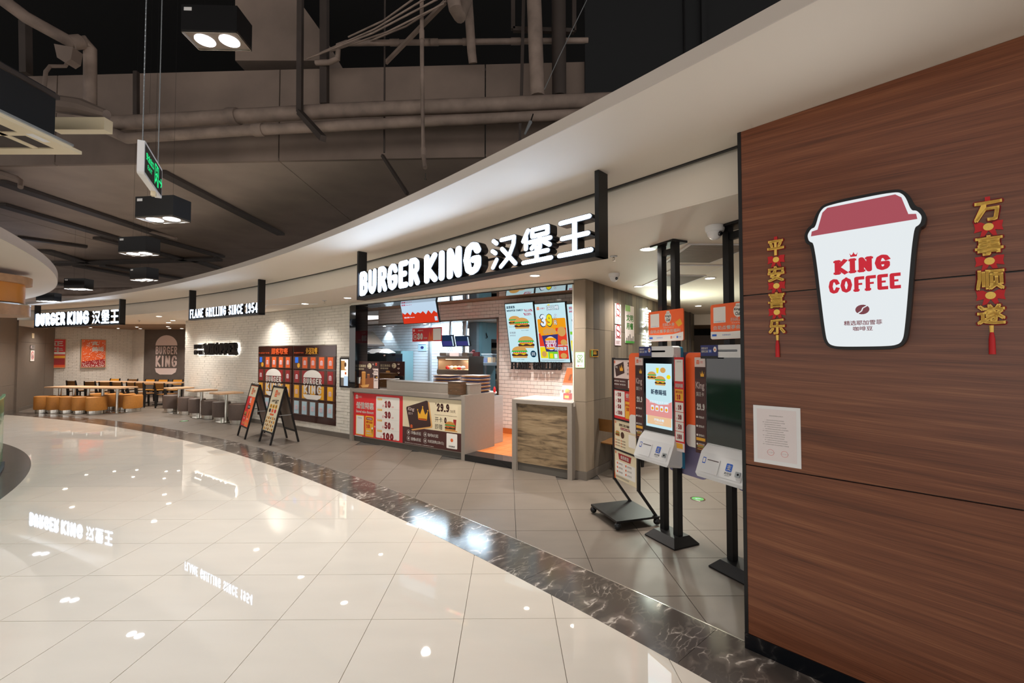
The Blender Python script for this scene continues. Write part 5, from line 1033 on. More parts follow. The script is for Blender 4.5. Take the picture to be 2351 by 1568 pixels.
# ================================================================ POSTER RACK
AR_ = math.atan2(-.955, .30); rk = thing('poster_rack', 'black wheeled rack holding four stacked promotional posters', 'rack', (1.2, 4.77, 0), AR_)
MB().box(-.27, .27, -.27, .22, .075, .095).build('base_plate', 'black_metal', rk)
for x in (-.25, .25):
    for yy in (-.25, .2): MB().ball((x, yy, .04), .036, 10, 8).build('caster', 'black_plastic', rk, True); 
    MB().bar((x * .94, .2, .09), (x * .94, .0, .36), .03, .022).build('leg', 'black_metal', rk); bx('upright', 'black_metal', rk, x * .94 - .016, x * .94 + .016, -.012, .014, .35, 1.69)
for i in range(4):
    z0 = .375 + i * .328; pn = MB().box(-.222, .222, -.006, .004, z0, z0 + .31).build('poster_panel', ('p_cream', 'p_cream', 'p_red', 'p_pinkwhite')[i], rk); A = Art(pn, -.0065)
    bx('rail', 'black_metal', pn, -.225, .225, -.012, .012, z0 + .31, z0 + .326)
    if i == 3:
        A.rect('p_brown', 1, -.222, .222, z0, z0 + .11); c_ = [(-.2, z0 + .24), (-.02, z0 + .29), (.0, z0 + .17), (-.17, z0 + .125)]; A.poly('p_dbrown', 1, c_); A.crown('p_yellow', 2, -.06, z0 + .19, .07, .06); A.text('p_white', 2, 'King', -.19, -.14, z0 + .215, z0 + .245, .03); A.slabtext('p_brown', 1, '29.9', .06, .19, z0 + .24, z0 + .285, .26); A.text('p_dbrown', 1, '开卡', .05, .11, z0 + .19, z0 + .215); A.text('p_dbrown', 1, '即赠', .05, .11, z0 + .15, z0 + .175); A.burger(2, .17, z0 + .135, .07); A.minilogo('p_orange', 1, -.2, z0 + .285, .03)
        for j, s in enumerate(('早餐6折', '套餐6折', '咖啡8元', '免配送费')): A.text('p_white', 2, s, -.18 + .12 * (j // 2), -.1 + .12 * (j // 2), z0 + .07 - .035 * (j % 2), z0 + .088 - .035 * (j % 2)); A.disc('p_white', 2, -.195 + .12 * (j // 2), z0 + .079 - .035 * (j % 2), .008)
        A.rect('p_white', 2, .07, .14, z0 + .015, z0 + .1, .004); A.rect('p_white', 2, .15, .215, z0 + .015, z0 + .1, .004)
    elif i == 2:
        A.rect('p_white', 1, -.205, .0, z0 + .03, z0 + .3, .006); A.text('p_white', 1, '储值特惠', .02, .21, z0 + .235, z0 + .285, .035); A.text('p_white', 1, 'Stored value discount', .02, .21, z0 + .215, z0 + .228, .02); A.rect('p_yellow', 1, .01, .105, z0 + .02, z0 + .2, .006); A.rect('p_white', 1, .115, .21, z0 + .02, z0 + .2, .006); A.text('p_red', 2, '额外加送', .018, .098, z0 + .15, z0 + .175, .03); A.slabtext('p_red', 2, '10', .03, .08, z0 + .1, z0 + .14, .28)
        for j, v in enumerate(('10', '30', '50', '100')): A.slabtext('p_dred', 2, v, -.14, -.07 + .02 * (j == 3), z0 + .24 - .065 * j, z0 + .285 - .065 * j, .3); A.text('p_red', 2, '送', -.18, -.155, z0 + .245 - .065 * j, z0 + .27 - .065 * j)
    elif i == 1:
        A.rect('p_orange', 1, -.222, -.215, z0, z0 + .31); A.text('p_brown', 1, '汉堡王官方福利群', -.12, .13, z0 + .25, z0 + .28, .03); A.rect('p_dred', 1, -.09, .11, z0 + .215, z0 + .24, .008); A.text('p_white', 2, '新人进群立享福利', -.08, .1, z0 + .22, z0 + .235, .02); A.burger(1, -.15, z0 + .14, .09); A.disc('p_patty', 1, -.05, z0 + .16, .035); A.rect('p_white', 1, .07, .2, z0 + .06, z0 + .19, .01)
        for j in range(6): A.text('p_brown', 1, '每日福利', -.17 + .11 * (j // 3), -.1 + .11 * (j // 3), z0 + .09 - .03 * (j % 3), z0 + .105 - .03 * (j % 3)); A.disc('p_orange', 1, -.185 + .11 * (j // 3), z0 + .097 - .03 * (j % 3), .008)
        A.minilogo('p_orange', 1, -.19, z0 + .285, .025)
    else:
        A.poly('p_dred', 1, [(-.12, z0 + .22), (.1, z0 + .22), (.12, z0 + .285), (-.14, z0 + .285)]); A.text('p_white', 2, '会员权益', -.09, .07, z0 + .232, z0 + .272, .03); A.rect('p_white', 1, -.19, .19, z0 + .05, z0 + .2, .01)
        for j in range(6): A.text('p_brown', 2, '会员专享', -.13 + .17 * (j // 3), -.05 + .17 * (j // 3), z0 + .165 - .045 * (j % 3), z0 + .185 - .045 * (j % 3)); A.disc('p_orange', 2, -.155 + .17 * (j // 3), z0 + .175 - .045 * (j % 3), .012)
        A.lines('p_grey', 1, -.19, .1, z0 + .02, z0 + .04, 2); A.minilogo('p_orange', 1, -.19, z0 + .285, .025); A.poly('p_orange', 1, [(-.222, z0), (-.19, z0), (-.222, z0 + .1)])
    A.build()
# ================================================================ SANDWICH BOARDS
def a_board(pxl, pxr, label, style):
    a, b = on_z(*pxl), on_z(*pxr); d = (b - a); t = thing('sandwich_board', label, 'sign board', (a + b) / 2, math.atan2(d.y, d.x)); w = .3; H = 1.1; D = .26
    def pt(x, f, back=False): y = D * f; return (x, (2 * D - y) if back else y, H * f)
    for bk in (False, True):
        for x in (-w, w): MB().bar(pt(x, 0, bk), pt(x, 1, bk), .035, .03).build('leg', 'black_metal', t)
        n = 'front_frame' if not bk else 'rear_frame'
        for f in (.2, .98): MB().bar(pt(-w, f, bk), pt(w, f, bk), .03, .03).build(n, 'black_metal', t)
        q = [pt(-w + .016, .21, bk), pt(w - .016, .21, bk), pt(w - .016, .97, bk), pt(-w + .016, .97, bk)]
        mb = MB().loft([q, [(x, y + .01, z) for x, y, z in q]]); mb.build('sheet' if not bk else 'rear_sheet', ('p_orange2' if style else 'p_cream') if not bk else 'counter_grey', t)
    for x in (-.15, .15): MB().ball((x, D, H + .015), .02, 8, 6, 2, 1, 1).build('hinge', 'chrome', t)
    for x in (-w, w): MB().bar(pt(x, .5), pt(x, .5, True), .012, .012).build('stay_bar', 'steel', t)
    pn = bpy.data.objects.new('poster', MB().box(-w + .03, w - .03, -.004, -.001, .23, 1.08).mesh('poster')); pn.data.materials.append(M['p_cream']); COL.objects.link(pn); pn.parent = t; pn.location = (0, -.006, 0); pn.rotation_euler.x = -math.atan2(D, H)
    A = Art(pn, -.0045); A.minilogo('p_orange', 1, -.05, .98, .14); A.text('p_orange', 1, '汉堡王', .02, .16, .95, 1.01, .02)
    if style:
        A.rect('p_red', 1, -.27, 0, .235, .86); A.rect('p_orange2', 1, 0, .27, .235, .86); A.slabtext('p_white', 2, '11', -.07, .05, .72, .84, .3); A.rect('p_black', 2, -.1, .1, .6, .68, .02); A.text('p_white', 3, '随心配', -.08, .08, .62, .665, .03); A.burger(2, -.14, .44, .16); A.rect('p_brown', 2, .1, .14, .42, .56)
        A.text('p_white', 2, '12.9', -.2, -.08, .38, .41, .03); A.text('p_white', 2, '9.9', .06, .18, .38, .41, .03)
        for j in range(6): A.disc('p_skin', 2, -.2 + .08 * j, .31 - .02 * (j % 2), .025, .03)
    else:
        A.text('p_black', 1, 'HAPPY', -.17, .0, .8, .85, .03); A.text('p_black', 1, '36T', .01, .17, .78, .86, .05)
        for j in range(3): A.rect('p_yellow', 1, -.2 + .14 * j, -.1 + .14 * j, .68, .76, .02); A.text('p_black', 2, ('5元', '6元', '7元')[j], -.185 + .14 * j, -.115 + .14 * j, .7, .745, .04); A.rect(('p_dbrown', 'p_orange', 'p_red')[j], 1, -.2 + .14 * j, -.1 + .14 * j, .6, .67, .03)
        A.rect('p_orange', 1, -.1, .1, .545, .58)
        for j in range(4):
            for i in range(5):
                if (i + j) % 2: A.rect('p_yellow', 1, -.235 + .1 * i, -.165 + .1 * i, .46 - .07 * j, .52 - .07 * j, .012)
                A.disc(('p_bun', 'p_brown', 'p_coffee')[(i * 2 + j) % 3], 2, -.2 + .1 * i, .49 - .07 * j, .022, .025, 10)
    A.build(); return t
a_board((545.6, 1000), (562, 1008.8), 'left sandwich board with red and orange poster', True)
a_board((595, 1013), (621, 1023), 'right sandwich board with cream snack poster', False)
# ================================================================ STOOLS, TABLES, CHAIRS
def stool(loc, rz, label, m, group):
    t = thing('drum_stool', label, 'stool', loc, rz, group)
    MB().lathe([(.9, .105), (.97, .11), (1.0, .14), (1.0, .47), (.98, .49), (.9, .502), (0.01, .505)], n=28, sx=.255, sy=.19).build('seat', m, t, True); MB().lathe([(.86, .004), (.86, .105)], n=28, sx=.25, sy=.185).build('plinth', 'chrome', t, True); return t
OS = [on_z(89, 949), on_z(118, 949.5), on_z(148, 950), on_z(177, 951), on_z(209, 952)]
for i, p in enumerate(OS): stool((p.x, p.y + .17, 0), 1.25, ('leftmost orange drum stool before the long table', 'second orange drum stool from the left at the long table', 'third orange drum stool from the left at the long table', 'fourth orange drum stool from the left at the long table', 'nearest orange drum stool at the right front of the long table')[i], 'orange_leather', 'orange drum stools')
for i, (x, y) in enumerate(((-13.2, 14.35), (-12.6, 14.22), (-12.05, 14.05), (-11.55, 13.72))): stool((x, y, 0), 1.25, ('orange drum stool behind the long table, leftmost', 'orange drum stool behind the long table, second', 'orange drum stool behind the long table, third', 'orange drum stool at the right end of the long table')[i], 'orange_leather', 'orange drum stools')
lt = thing('long_table', 'long wooden table on five steel poles with orange stools', 'table', (-12.62, 13.58, 0), -.15)
MB().slab([(x, y) for x, y in rrect(-1.38, 1.2, -.34, .34, .08)], .735, .765).build('table_top', 'table_wood', lt); MB().slab([(x, y) for x, y in rrect(-1.39, 1.21, -.35, .35, .08)], .728, .736).build('edge_band', 'table_edge', lt)
for i in range(5):
    x = -1.15 + .51 * i; MB().cyl(x, -.05, .02, .73, .04).build('leg', 'chrome', lt, True); MB().lathe([(.2, .004), (.2, .012), (.05, .022)], x, -.05).build('foot_plate', 'chrome', lt, True)
def small_table(loc, rz, label):
    t = thing('small_table', label, 'table', loc, rz, 'small square tables by the brick wall')
    MB().slab(rrect(-.29, .29, -.29, .29, .03), .735, .765).build('table_top', 'table_wood', t); MB().slab(rrect(-.295, .295, -.295, .295, .03), .727, .736).build('edge_band', 'table_edge', t); MB().cyl(0, 0, .02, .73, .037).build('leg', 'chrome', t, True); MB().slab(rrect(-.2, .2, -.2, .2, .03), .004, .02).build('foot_plate', 'chrome', t)
for i, (px, py) in enumerate(((411, 946), (463, 956), (520, 967))):
    p = front(fv(px, py, -.25)[0], -.26); small_table((p.x, p.y, 0), AS, ('leftmost small square table by the brick wall', 'middle small square table by the brick wall', 'right small square table nearest the sandwich boards')[i])
for i, (px, py) in enumerate(((393, 943), (428, 948), (453, 953.5), (482, 957.5), (509, 964), (547, 969))):
    p = front(fv(px, py, -.2)[0], -.21); stool((p.x, p.y, 0), AS + .1, ('first brown drum stool from the left along the brick wall', 'second brown drum stool from the left along the brick wall', 'third brown drum stool from the left along the brick wall', 'fourth brown drum stool from the left along the brick wall', 'fifth brown drum stool from the left along the brick wall', 'brown drum stool nearest the sandwich boards')[i], 'brown_leather', 'brown drum stools')
def chair(loc, rz, label, m='ply_dark'):
    t = thing('dining_chair', label, 'chair', loc, rz, 'plywood dining chairs with black legs')
    MB().loft([[(-.2, -.21, .44), (.2, -.21, .44), (.19, .2, .43), (-.19, .2, .43)], [(-.2, -.21, .455), (.2, -.21, .455), (.19, .2, .445), (-.19, .2, .445)]]).build('seat', m, t)
    MB().loft([[(-.19 + .38 * i / 6, .24 + .02 * math.sin(PI * i / 6) + dy, z) for i in range(7)] for dy, z in ((-.01, .62), (.0, .7), (.02, .8))], closed=False).build('backrest', m, t)
    b = t.children[-1]; md = b.modifiers.new('thickness', 'SOLIDIFY'); md.thickness = .014
    for x in (-1, 1):
        MB().loft([[(x * .19 - .012, .19, 0.003), (x * .19 + .012, .19, .003), (x * .19 + .012, .23, .003), (x * .19 - .012, .23, .003)], [(x * .19 - .014, .16, .43), (x * .19 + .014, .16, .43), (x * .19 + .014, .25, .43), (x * .19 - .014, .25, .43)], [(x * .19 - .012, .25, .82), (x * .19 + .012, .25, .82), (x * .19 + .012, .28, .82), (x * .19 - .012, .28, .82)]]).build('rear_leg', 'black_metal', t)
        MB().loft([[(x * .18 - .012, -.2, .003), (x * .18 + .012, -.2, .003), (x * .18 + .012, -.17, .003), (x * .18 - .012, -.17, .003)], [(x * .18 - .014, -.2, .43), (x * .18 + .014, -.2, .43), (x * .18 + .014, -.16, .43), (x * .18 - .014, -.16, .43)]]).build('front_leg', 'black_metal', t)
        MB().bar((x * .185, -.18, .42), (x * .185, .2, .42), .02, .03).build('seat_rail', 'black_metal', t)
    return t
def din_table(loc, rz, label, w=.6):
    t = thing('dining_table', label, 'table', loc, rz, 'wooden dining tables'); MB().slab(rrect(-w, w, -.33, .33, .03), .735, .765).build('table_top', 'table_wood', t); MB().slab(rrect(-w - .006, w + .006, -.336, .336, .03), .726, .736).build('edge_band', 'table_edge', t); MB().cyl(0, 0, .02, .73, .04).build('leg', 'steel_warm', t, True); MB().slab(rrect(-.25, .25, -.25, .25, .02), .004, .02).build('foot_plate', 'black_metal', t)
RZ = -.15
for i, (x, y) in enumerate(((-14.6, 16.3), (-13.35, 16.0), (-12.15, 15.75))): din_table((x, y, 0), RZ, ('left dining table below the sesame poster', 'middle dining table in the bay', 'right dining table before the dark logo panel')[i])
CH = [(181, 'ply_dark', 16.2, 0), (222, 'ply_dark', 15.7, 0), (256, 'ply_dark', 15.4, 0), (285, 'ply_dark', 15.3, 0), (319, 'ply_dark', 15.15, 0), (338, 'ply_dark', 15.0, 0), (383, 'ply_dark', 14.75, 0), (249, 'ply_yellow', 17.1, 1), (290, 'ply_dark', 16.8, 1), (331, 'ply_yellow', 16.55, 1), (361, 'ply_yellow', 16.45, 1), (395, 'ply_yellow', 16.45, 1)]
for i, (px, m, Y, bk) in enumerate(CH):
    p = on_y(px, 900, Y); names = ('leftmost dark plywood chair facing the wall', 'second dark plywood chair from the left', 'third dark plywood chair from the left', 'fourth dark plywood chair from the left', 'fifth dark plywood chair from the left', 'sixth dark plywood chair from the left', 'dark plywood chair nearest the small tables', 'yellow plywood chair behind the left table', 'brown plywood chair behind the middle table', 'yellow plywood chair behind the right table, left one', 'yellow plywood chair behind the right table, right one', 'yellow plywood chair beside the dark logo panel')
    chair((p.x, p.y, 0), (RZ + PI + .15 * math.sin(i)) if not bk else RZ + .1, names[i], m)
p = on_y(1402, 1085, 6.55); chair((p.x + .1, p.y + .1, 0), 2.3, 'plywood chair behind the poster rack by the plank wall', 'ply_dark'); p = on_y(1480, 1060, 7.2); chair((p.x, p.y, 0), 2.0, 'plywood chair hidden behind the left kiosk', 'ply_yellow')
p = on_y(1600, 960, 8.2); din_table((p.x, p.y, 0), .4, 'dining table seen between the two kiosks'); chair((p.x + .1, p.y - .75, 0), .3, 'yellow plywood chair seen between the two kiosks', 'ply_yellow')
p = on_y(1608, 860, 12.8); t = thing('sideboard', 'black sideboard against the brown cupboard doors', 'cabinet', (p.x, p.y, 0), -.2); bx('body', 'black_plastic', t, -1.0, .9, 0, .4, .1, 1.25); bx('top', 'table_wood', t, -1.02, .92, -.02, .42, 1.25, 1.28); bx('plinth', 'black_metal', t, -.95, .85, .03, .4, 0, .1)
# ================================================================ WALL GRAPHICS
AL = wa
def poster_on(root, x0, x1, z0, z1, label, back, fn):
    ca, sa = math.cos(root.rotation_euler.z), math.sin(root.rotation_euler.z); t = thing('wall_poster', label, 'poster', root.location, root.rotation_euler.z); bx('board', back, t, x0, x1, -.06, -.012, z0, z1)
    f = MB();
    for a_ in ((x0 - .02, x1 + .02, z0 - .02, z0), (x0 - .02, x1 + .02, z1, z1 + .02), (x0 - .02, x0, z0, z1), (x1, x1 + .02, z0, z1)): bx('frame', 'table_wood', t, a_[0], a_[1], -.065, -.01, a_[2], a_[3])
    A = Art(t, -.061); fn(A, x0, x1, z0, z1); A.build()
WA0 = Vector((-16.95, 16.55, 0))
x0, x1 = along(WA0, PW0, 187), along(WA0, PW0, 241); z1, z0 = on_y(187, 780, 17.25).z, on_y(187, 843, 17.25).z
def sesame(A, x0, x1, z0, z1):
    A.poly('p_dred', 1, [(x0, z0), (x1, z0), (x1, z0 + (z1 - z0) * .3), (x0, z0 + (z1 - z0) * .2)]); random.seed(4)
    for i in range(210): x, f = random.uniform(x0 + .02, x1 - .02), random.random() ** 1.6; z = z0 + .02 + (z1 - z0 - .04) * f; A.disc('p_white', 2, x, z, .014, .010, 6)
    A.text('p_white', 3, '真.', x0 + (x1 - x0) * .42, x0 + (x1 - x0) * .72, z1 - (z1 - z0) * .2, z1 - (z1 - z0) * .05, .05); A.text('p_white', 3, '美味', x0 + (x1 - x0) * .42, x0 + (x1 - x0) * .94, z1 - (z1 - z0) * .43, z1 - (z1 - z0) * .25, .05)
poster_on(wa, x0, x1, z0, z1, 'orange sesame pattern poster with white characters on the bay wall', 'p_orange', sesame)
xr = along(WA0, PW0, 149); xl = xr - .74; z1, z0 = on_y(140, 780, 16.95).z, on_y(140, 843, 16.95).z
def beef(A, x0, x1, z0, z1):
    h = z1 - z0; A.rect('p_yellow', 1, x0, x1, z0 + .33 * h, z0 + .42 * h); A.rect('p_white', 1, x0, x1, z0 + .47 * h, z0 + .55 * h); A.rect('p_dred', 1, x0, x1, z0 + .1 * h, z0 + .33 * h); A.rect('p_orange', 1, x0, x1, z0, z0 + .08 * h); A.text('p_white', 2, '真正', x0 + .1, x1 - .06, z1 - .24 * h, z1 - .05 * h, .05); A.text('p_white', 2, '好牛', x0 + .1, x1 - .06, z1 - .46 * h, z1 - .28 * h, .05)
poster_on(wa, xl, xr, z0, z1, 'red poster with white characters half hidden by the taupe wall', 'p_red', beef)
ns = thing('no_smoking_sign', 'white no smoking sign on the taupe service door', 'sign', DW0, wd_.rotation_euler.z); xs = along(DW0, DW1, 74); 
bx('plate', 'p_white', ns, xs - .17, xs + .17, -.012, -.002, 1.52, 1.87); A = Art(ns, -.0125, 'symbol'); A.line('p_red', 1, [(xs + .115 * math.cos(j * .33), 1.71 + .115 * math.sin(j * .33)) for j in range(20)], .026); A.rect('p_black', 1, xs - .07, xs + .06, 1.7, 1.72); A.rect('p_black', 1, xs - .06, xs + .05, 1.64, 1.67); A.line('p_red', 2, [(xs - .08, 1.79), (xs + .08, 1.63)], .024); A.build()
dp = thing('door_plate', 'small grey notice plate above the no smoking sign', 'sign', DW0, wd_.rotation_euler.z); bx('plate', 'p_grey', dp, xs - .2, xs + .2, -.012, -.002, 1.9, 2.04); A = Art(dp, -.0125, 'print'); A.text('p_black', 1, '请关门', xs - .06, xs + .17, 1.98, 2.02); A.disc('p_pink', 1, xs - .14, 1.98, .03); A.build()
sw = thing('wall_plate', 'small cream square plate high on the taupe wall', 'plate', DW0, wd_.rotation_euler.z); bx('plate', 'p_cream', sw, xs - .1, xs + .1, -.014, -.002, 2.27, 2.43)
# signs on the pillar
def side_sign(v0, v1, z0, z1, label, m, fn, name='wall_notice'):
    t = thing(name, label, 'sign', front(5.168, v0), AS + PI / 2); w = v1 - v0; bx('plate', m, t, 0, w, -.008, -.001, z0, z1); A = Art(t, -.0085, 'print'); fn(A, w, z0, z1); A.build(); return t
def vside(px):
    r = ray(px, 800); k = r.x / r.y; P = front(5.166, 0); t = (k * P.y - P.x) / (NN.x - k * NN.y); return t
def zside(px, py): v = vside(px); P = front(5.166, v); r = ray(px, py); return EYE + r.z * (P.y / r.y)
def nosm(c):
    def f(A, w, z0, z1):
        h = z1 - z0; A.line(c, 1, [(w / 2 + w * .36 * math.cos(j * .33), z1 - .28 * h + w * .36 * math.sin(j * .33)) for j in range(20)], .02); A.rect('p_black', 1, w * .25, w * .72, z1 - .3 * h, z1 - .26 * h); A.line(c, 2, [(w * .25, z1 - .2 * h), (w * .75, z1 - .36 * h)], .015); A.text(c, 1, '禁止吸烟', w * .12, w * .88, z1 - .66 * h, z1 - .56 * h, .02); A.lines('p_grey', 1, w * .15, w * .85, z0 + .06 * h, z0 + .24 * h, 3)
    return f
v0, v1 = vside(1411), vside(1425)
side_sign(v0, v1, zside(1418, 744), zside(1418, 698), 'white no smoking notice on the plank wall', 'p_white', nosm('p_dred')); side_sign(v0, v1, zside(1418, 793), zside(1418, 747), 'pink no smoking notice below the white one', 'p_pink', nosm('p_dred'))
def grn(A, w, z0, z1):
    h = z1 - z0; A.rect('p_lgreen', 1, 0, w * .55, z1 - .16 * h, z1); A.rect('p_green', 1, 0, w, z0, z0 + .06 * h); A.text('p_green', 1, '文明', w * .1, w * .9, z1 - .42 * h, z1 - .24 * h, .03); A.text('p_green', 1, '用餐', w * .1, w * .9, z1 - .64 * h, z1 - .46 * h, .03)
    for i in range(5): A.rect('p_grey', 1, w * (.08 + .18 * i), w * (.2 + .18 * i), z0 + .06 * h, z0 + h * (.14 + .05 * (i % 3)))
side_sign(vside(1435), vside(1455), zside(1445, 788), zside(1445, 702), 'green and white tall poster on the plank wall', 'p_paper', grn, 'wall_poster')
def ylw(A, w, z0, z1):
    A.rect('p_black', 1, .008, w - .008, z0 + .008, z1 - .008, .01); A.disc('p_lgreen', 2, w * .2, (z0 + z1) / 2, w * .1, .05); A.lines('p_yellow', 2, w * .36, w * .9, z0 + .03, z1 - .02, 4)
side_sign(vside(1354), vside(1372), zside(1363, 819), zside(1363, 803), 'small yellow edged black sticker on the plank wall', 'p_yellow', ylw, 'wall_sticker')
nz = thing('neon_sign', 'bright white neon characters on the plank wall behind the kiosk', 'sign', front(5.168, vside(1472)), AS + PI / 2)
zz = zside(1490, 740)
for i, ch in enumerate('真美味'):
    V, Fc, a, b, c, d = text_mesh(ch, .01); mb = MB(); mb.v = [((x - a) / (b - a) * .5 + .0 + .0, -.03, zz - .12 - i * .42 + (z - c) / (d - c) * .38) for x, z in V]; mb.f = Fc; o = mb.build('neon_tube', 'neon', nz); md = o.modifiers.new('thickness', 'SOLIDIFY'); md.thickness = .012
area(nz, (.25, -.08, zz - .3), 24, (.9, 1, .85), .5, 1.0, (-PI / 2, 0, 0))
hs = thing('wall_sticker', 'white sticker with green heart and border on the pillar', 'sign', front(0, .055), AS); u0, z1 = fv(1321, 808, .055); u1, z0 = fv(1343, 845, .055)
MB().prism(rrect(u0, u1, z0, z1, .01), -.006, -.001).build('border', 'p_lgreen', hs); A = Art(hs, -.0065); A.rect('p_white', 1, u0 + .006, u1 - .006, z0 + .006, z1 - .006, .008); cx = (u0 + u1) / 2
A.line('p_green', 2, [(cx + .03 * (math.sin(q) ** 3) * 1.2, z1 - .07 + .0022 * (13 * math.cos(q) - 5 * math.cos(2 * q) - 2 * math.cos(3 * q))) for q in [i * .3 for i in range(22)]], .008); A.line('p_green', 2, [(cx - .012, z1 - .068), (cx - .002, z1 - .078), (cx + .016, z1 - .058)], .006); A.text('p_green', 2, '诚信服务', u0 + .025, u1 - .025, z0 + .1, z0 + .118, .02); A.text('p_green', 2, '健康小餐', u0 + .03, u1 - .03, z0 + .078, z0 + .095, .02); A.minilogo('p_red', 2, cx - .025, z0 + .03, .02); A.text('p_red', 2, '汉堡王', cx - .01, cx + .035, z0 + .024, z0 + .036); A.build()
# ================================================================ COFFEE CUP SIGN, CHARMS, NOTICE
cu = thing('cup_sign', 'lit takeaway cup shaped sign with red lettering on the veneer wall', 'sign', WA, AW)
def cup(g):
    P = [(.44 - g, 1.815), (.455 - g * .6, 1.775 - g * .7), (.49, 1.762 - g), (.70, 1.762 - g), (.735 + g * .6, 1.775 - g * .7), (.75 + g, 1.815), (.79 + g, 2.31 - g * .3), (.815 + g, 2.325 - g * .5), (.822 + g, 2.36), (.805 + g, 2.39 + g * .6), (.785 + g, 2.395 + g), (.765 + g, 2.47), (.735 + g * .5, 2.5 + g), (.455 - g * .5, 2.5 + g), (.425 - g, 2.47), (.405 - g, 2.395 + g), (.385 - g, 2.39 + g * .6), (.368 - g, 2.36), (.375 - g, 2.325 - g * .5), (.4 - g, 2.31 - g * .3)]
    for _ in range(3): P = [q for a, b in zip(P, P[1:] + P[:1]) for q in ((a[0] * .8 + b[0] * .2, a[1] * .8 + b[1] * .2), (a[0] * .2 + b[0] * .8, a[1] * .2 + b[1] * .8))]
    return P
MB().prism(cup(.016), -.06, -.001).build('case', 'black_metal', cu); MB().prism(cup(0), -.064, -.06).build('lit_face', 'cup_white', cu)
A = Art(cu, -.0645, 'cup_print'); A.poly('cup_red', 1, [(.385, 2.35), (.806, 2.35), (.802, 2.375), (.775, 2.38), (.752, 2.465), (.73, 2.485), (.46, 2.485), (.438, 2.465), (.415, 2.38), (.389, 2.375)])
A.slabtext('cup_text', 1, 'KING', .482, .705, 2.13, 2.205, .27); A.slabtext('cup_text', 1, 'COFFEE', .458, .74, 2.035, 2.11, .27); A.crown('cup_text', 1, .565, 2.213, .03, .02); A.disc('cup_brown', 1, .595, 1.945, .028, .024); A.line('cup_white', 2, [(.578, 1.927), (.592, 1.938), (.597, 1.952), (.613, 1.962)], .005)
A.text('cup_brown', 1, '精选耶加雪菲', .52, .67, 1.868, 1.892, .02); A.text('cup_brown', 1, '咖啡豆', .556, .634, 1.84, 1.862, .02); A.build(); area(cu, (.595, -.09, 2.12), 2, (.92, .97, 1), .35, .6, (-PI / 2, 0, 0))
def charm(x, ztop, s, chars, label):
    t = thing('hanging_charm', label, 'decoration', WA, AW); z = ztop; bx('hanger', 'bow_red', t, x - .008, x + .008, -.008, -.002, z, z + .02)
    for i, ch in enumerate(chars):
        V, Fc, a, b, c, d = text_mesh(ch, .045); H = .088; Wd = .085
        for nm, m, y0, y1, g in (('red_backing', 'deep_red', -.005, -.002, .08), ('gold_character', 'gold', -.011, -.006, .04)):
            V2, F2, a2, b2, c2, d2 = text_mesh(ch, g, 1); mb = MB(); gg = (g - .04) * .15
            mb.v = [(x - Wd / 2 - gg + (vx - a2) / (b2 - a2) * (Wd + 2 * gg), y0, z - H - gg + (vz - c2) / (d2 - c2) * (H + 2 * gg)) for vx, vz in V2]; mb.f = F2
            o = mb.build(nm, m, t); md = o.modifiers.new('thickness', 'SOLIDIFY'); md.thickness = .004; md.offset = 0
        z -= H
        if i < len(chars) - 1:
            c_ = z - .026; MB().prism([(x, c_ + .008), (x + .022, c_ + .026), (x + .044, c_ + .024), (x + .04, c_), (x + .044, c_ - .018), (x + .02, c_ - .012), (x + .026, c_ - .04), (x + .012, c_ - .036), (x, c_ - .014), (x - .012, c_ - .036), (x - .026, c_ - .04), (x - .02, c_ - .012), (x - .044, c_ - .018), (x - .04, c_), (x - .044, c_ + .024), (x - .022, c_ + .026)], -.006, -.002).build('bow', 'bow_red', t)
            MB().prism(disc(x, c_ + .002, .016), -.009, -.006).build('medallion', 'gold', t); z -= .062
    z -= .004; MB().lathe([(.006, z - .03), (.007, z)], x, -.006, 10).build('tassel_knot', 'gold', t); MB().lathe([(.011, z - .125), (.010, z - .06), (.006, z - .03)], x, -.008, 12).build('tassel', 'bow_red', t, True)
charm(.2, 2.375, 1, '平安喜乐', 'red and gold four character charm left of the cup sign'); charm(1.03, 2.39, 1, '万事顺遂', 'red and gold four character charm right of the cup sign')
nt_ = thing('paper_notice', 'printed paper notice taped to the veneer wall', 'notice', WA, AW); bx('margin_sheet', 'white_plastic', nt_, .066, .305, -.004, -.001, 1.098, 1.428); A = Art(nt_, -.0042, 'printed_text', .0003); A.rect('p_paper', 1, .085, .285, 1.12, 1.41); A.text('p_grey', 2, '诚信经营管理办法告知书', .15, .22, 1.37, 1.376)
for i in range(12): A.text('p_grey', 2, ('一、请妥善保管好随身携带物品以免造成遗失', '请广大顾客自觉遵守商场各项规定文明用餐')[i % 2], .115 + (.01 if i % 3 == 0 else 0), .25 - random.random() * .04, 1.345 - .0125 * i, 1.35 - .0125 * i)
for x in (.155, .225): A.line('p_red', 2, [(x + .017 * math.cos(j * .42), 1.165 + .017 * math.sin(j * .42)) for j in range(16)], .0012); A.text('p_grey', 3, '二〇二三年一月', x - .02, x + .02, 1.163, 1.167)
A.build()
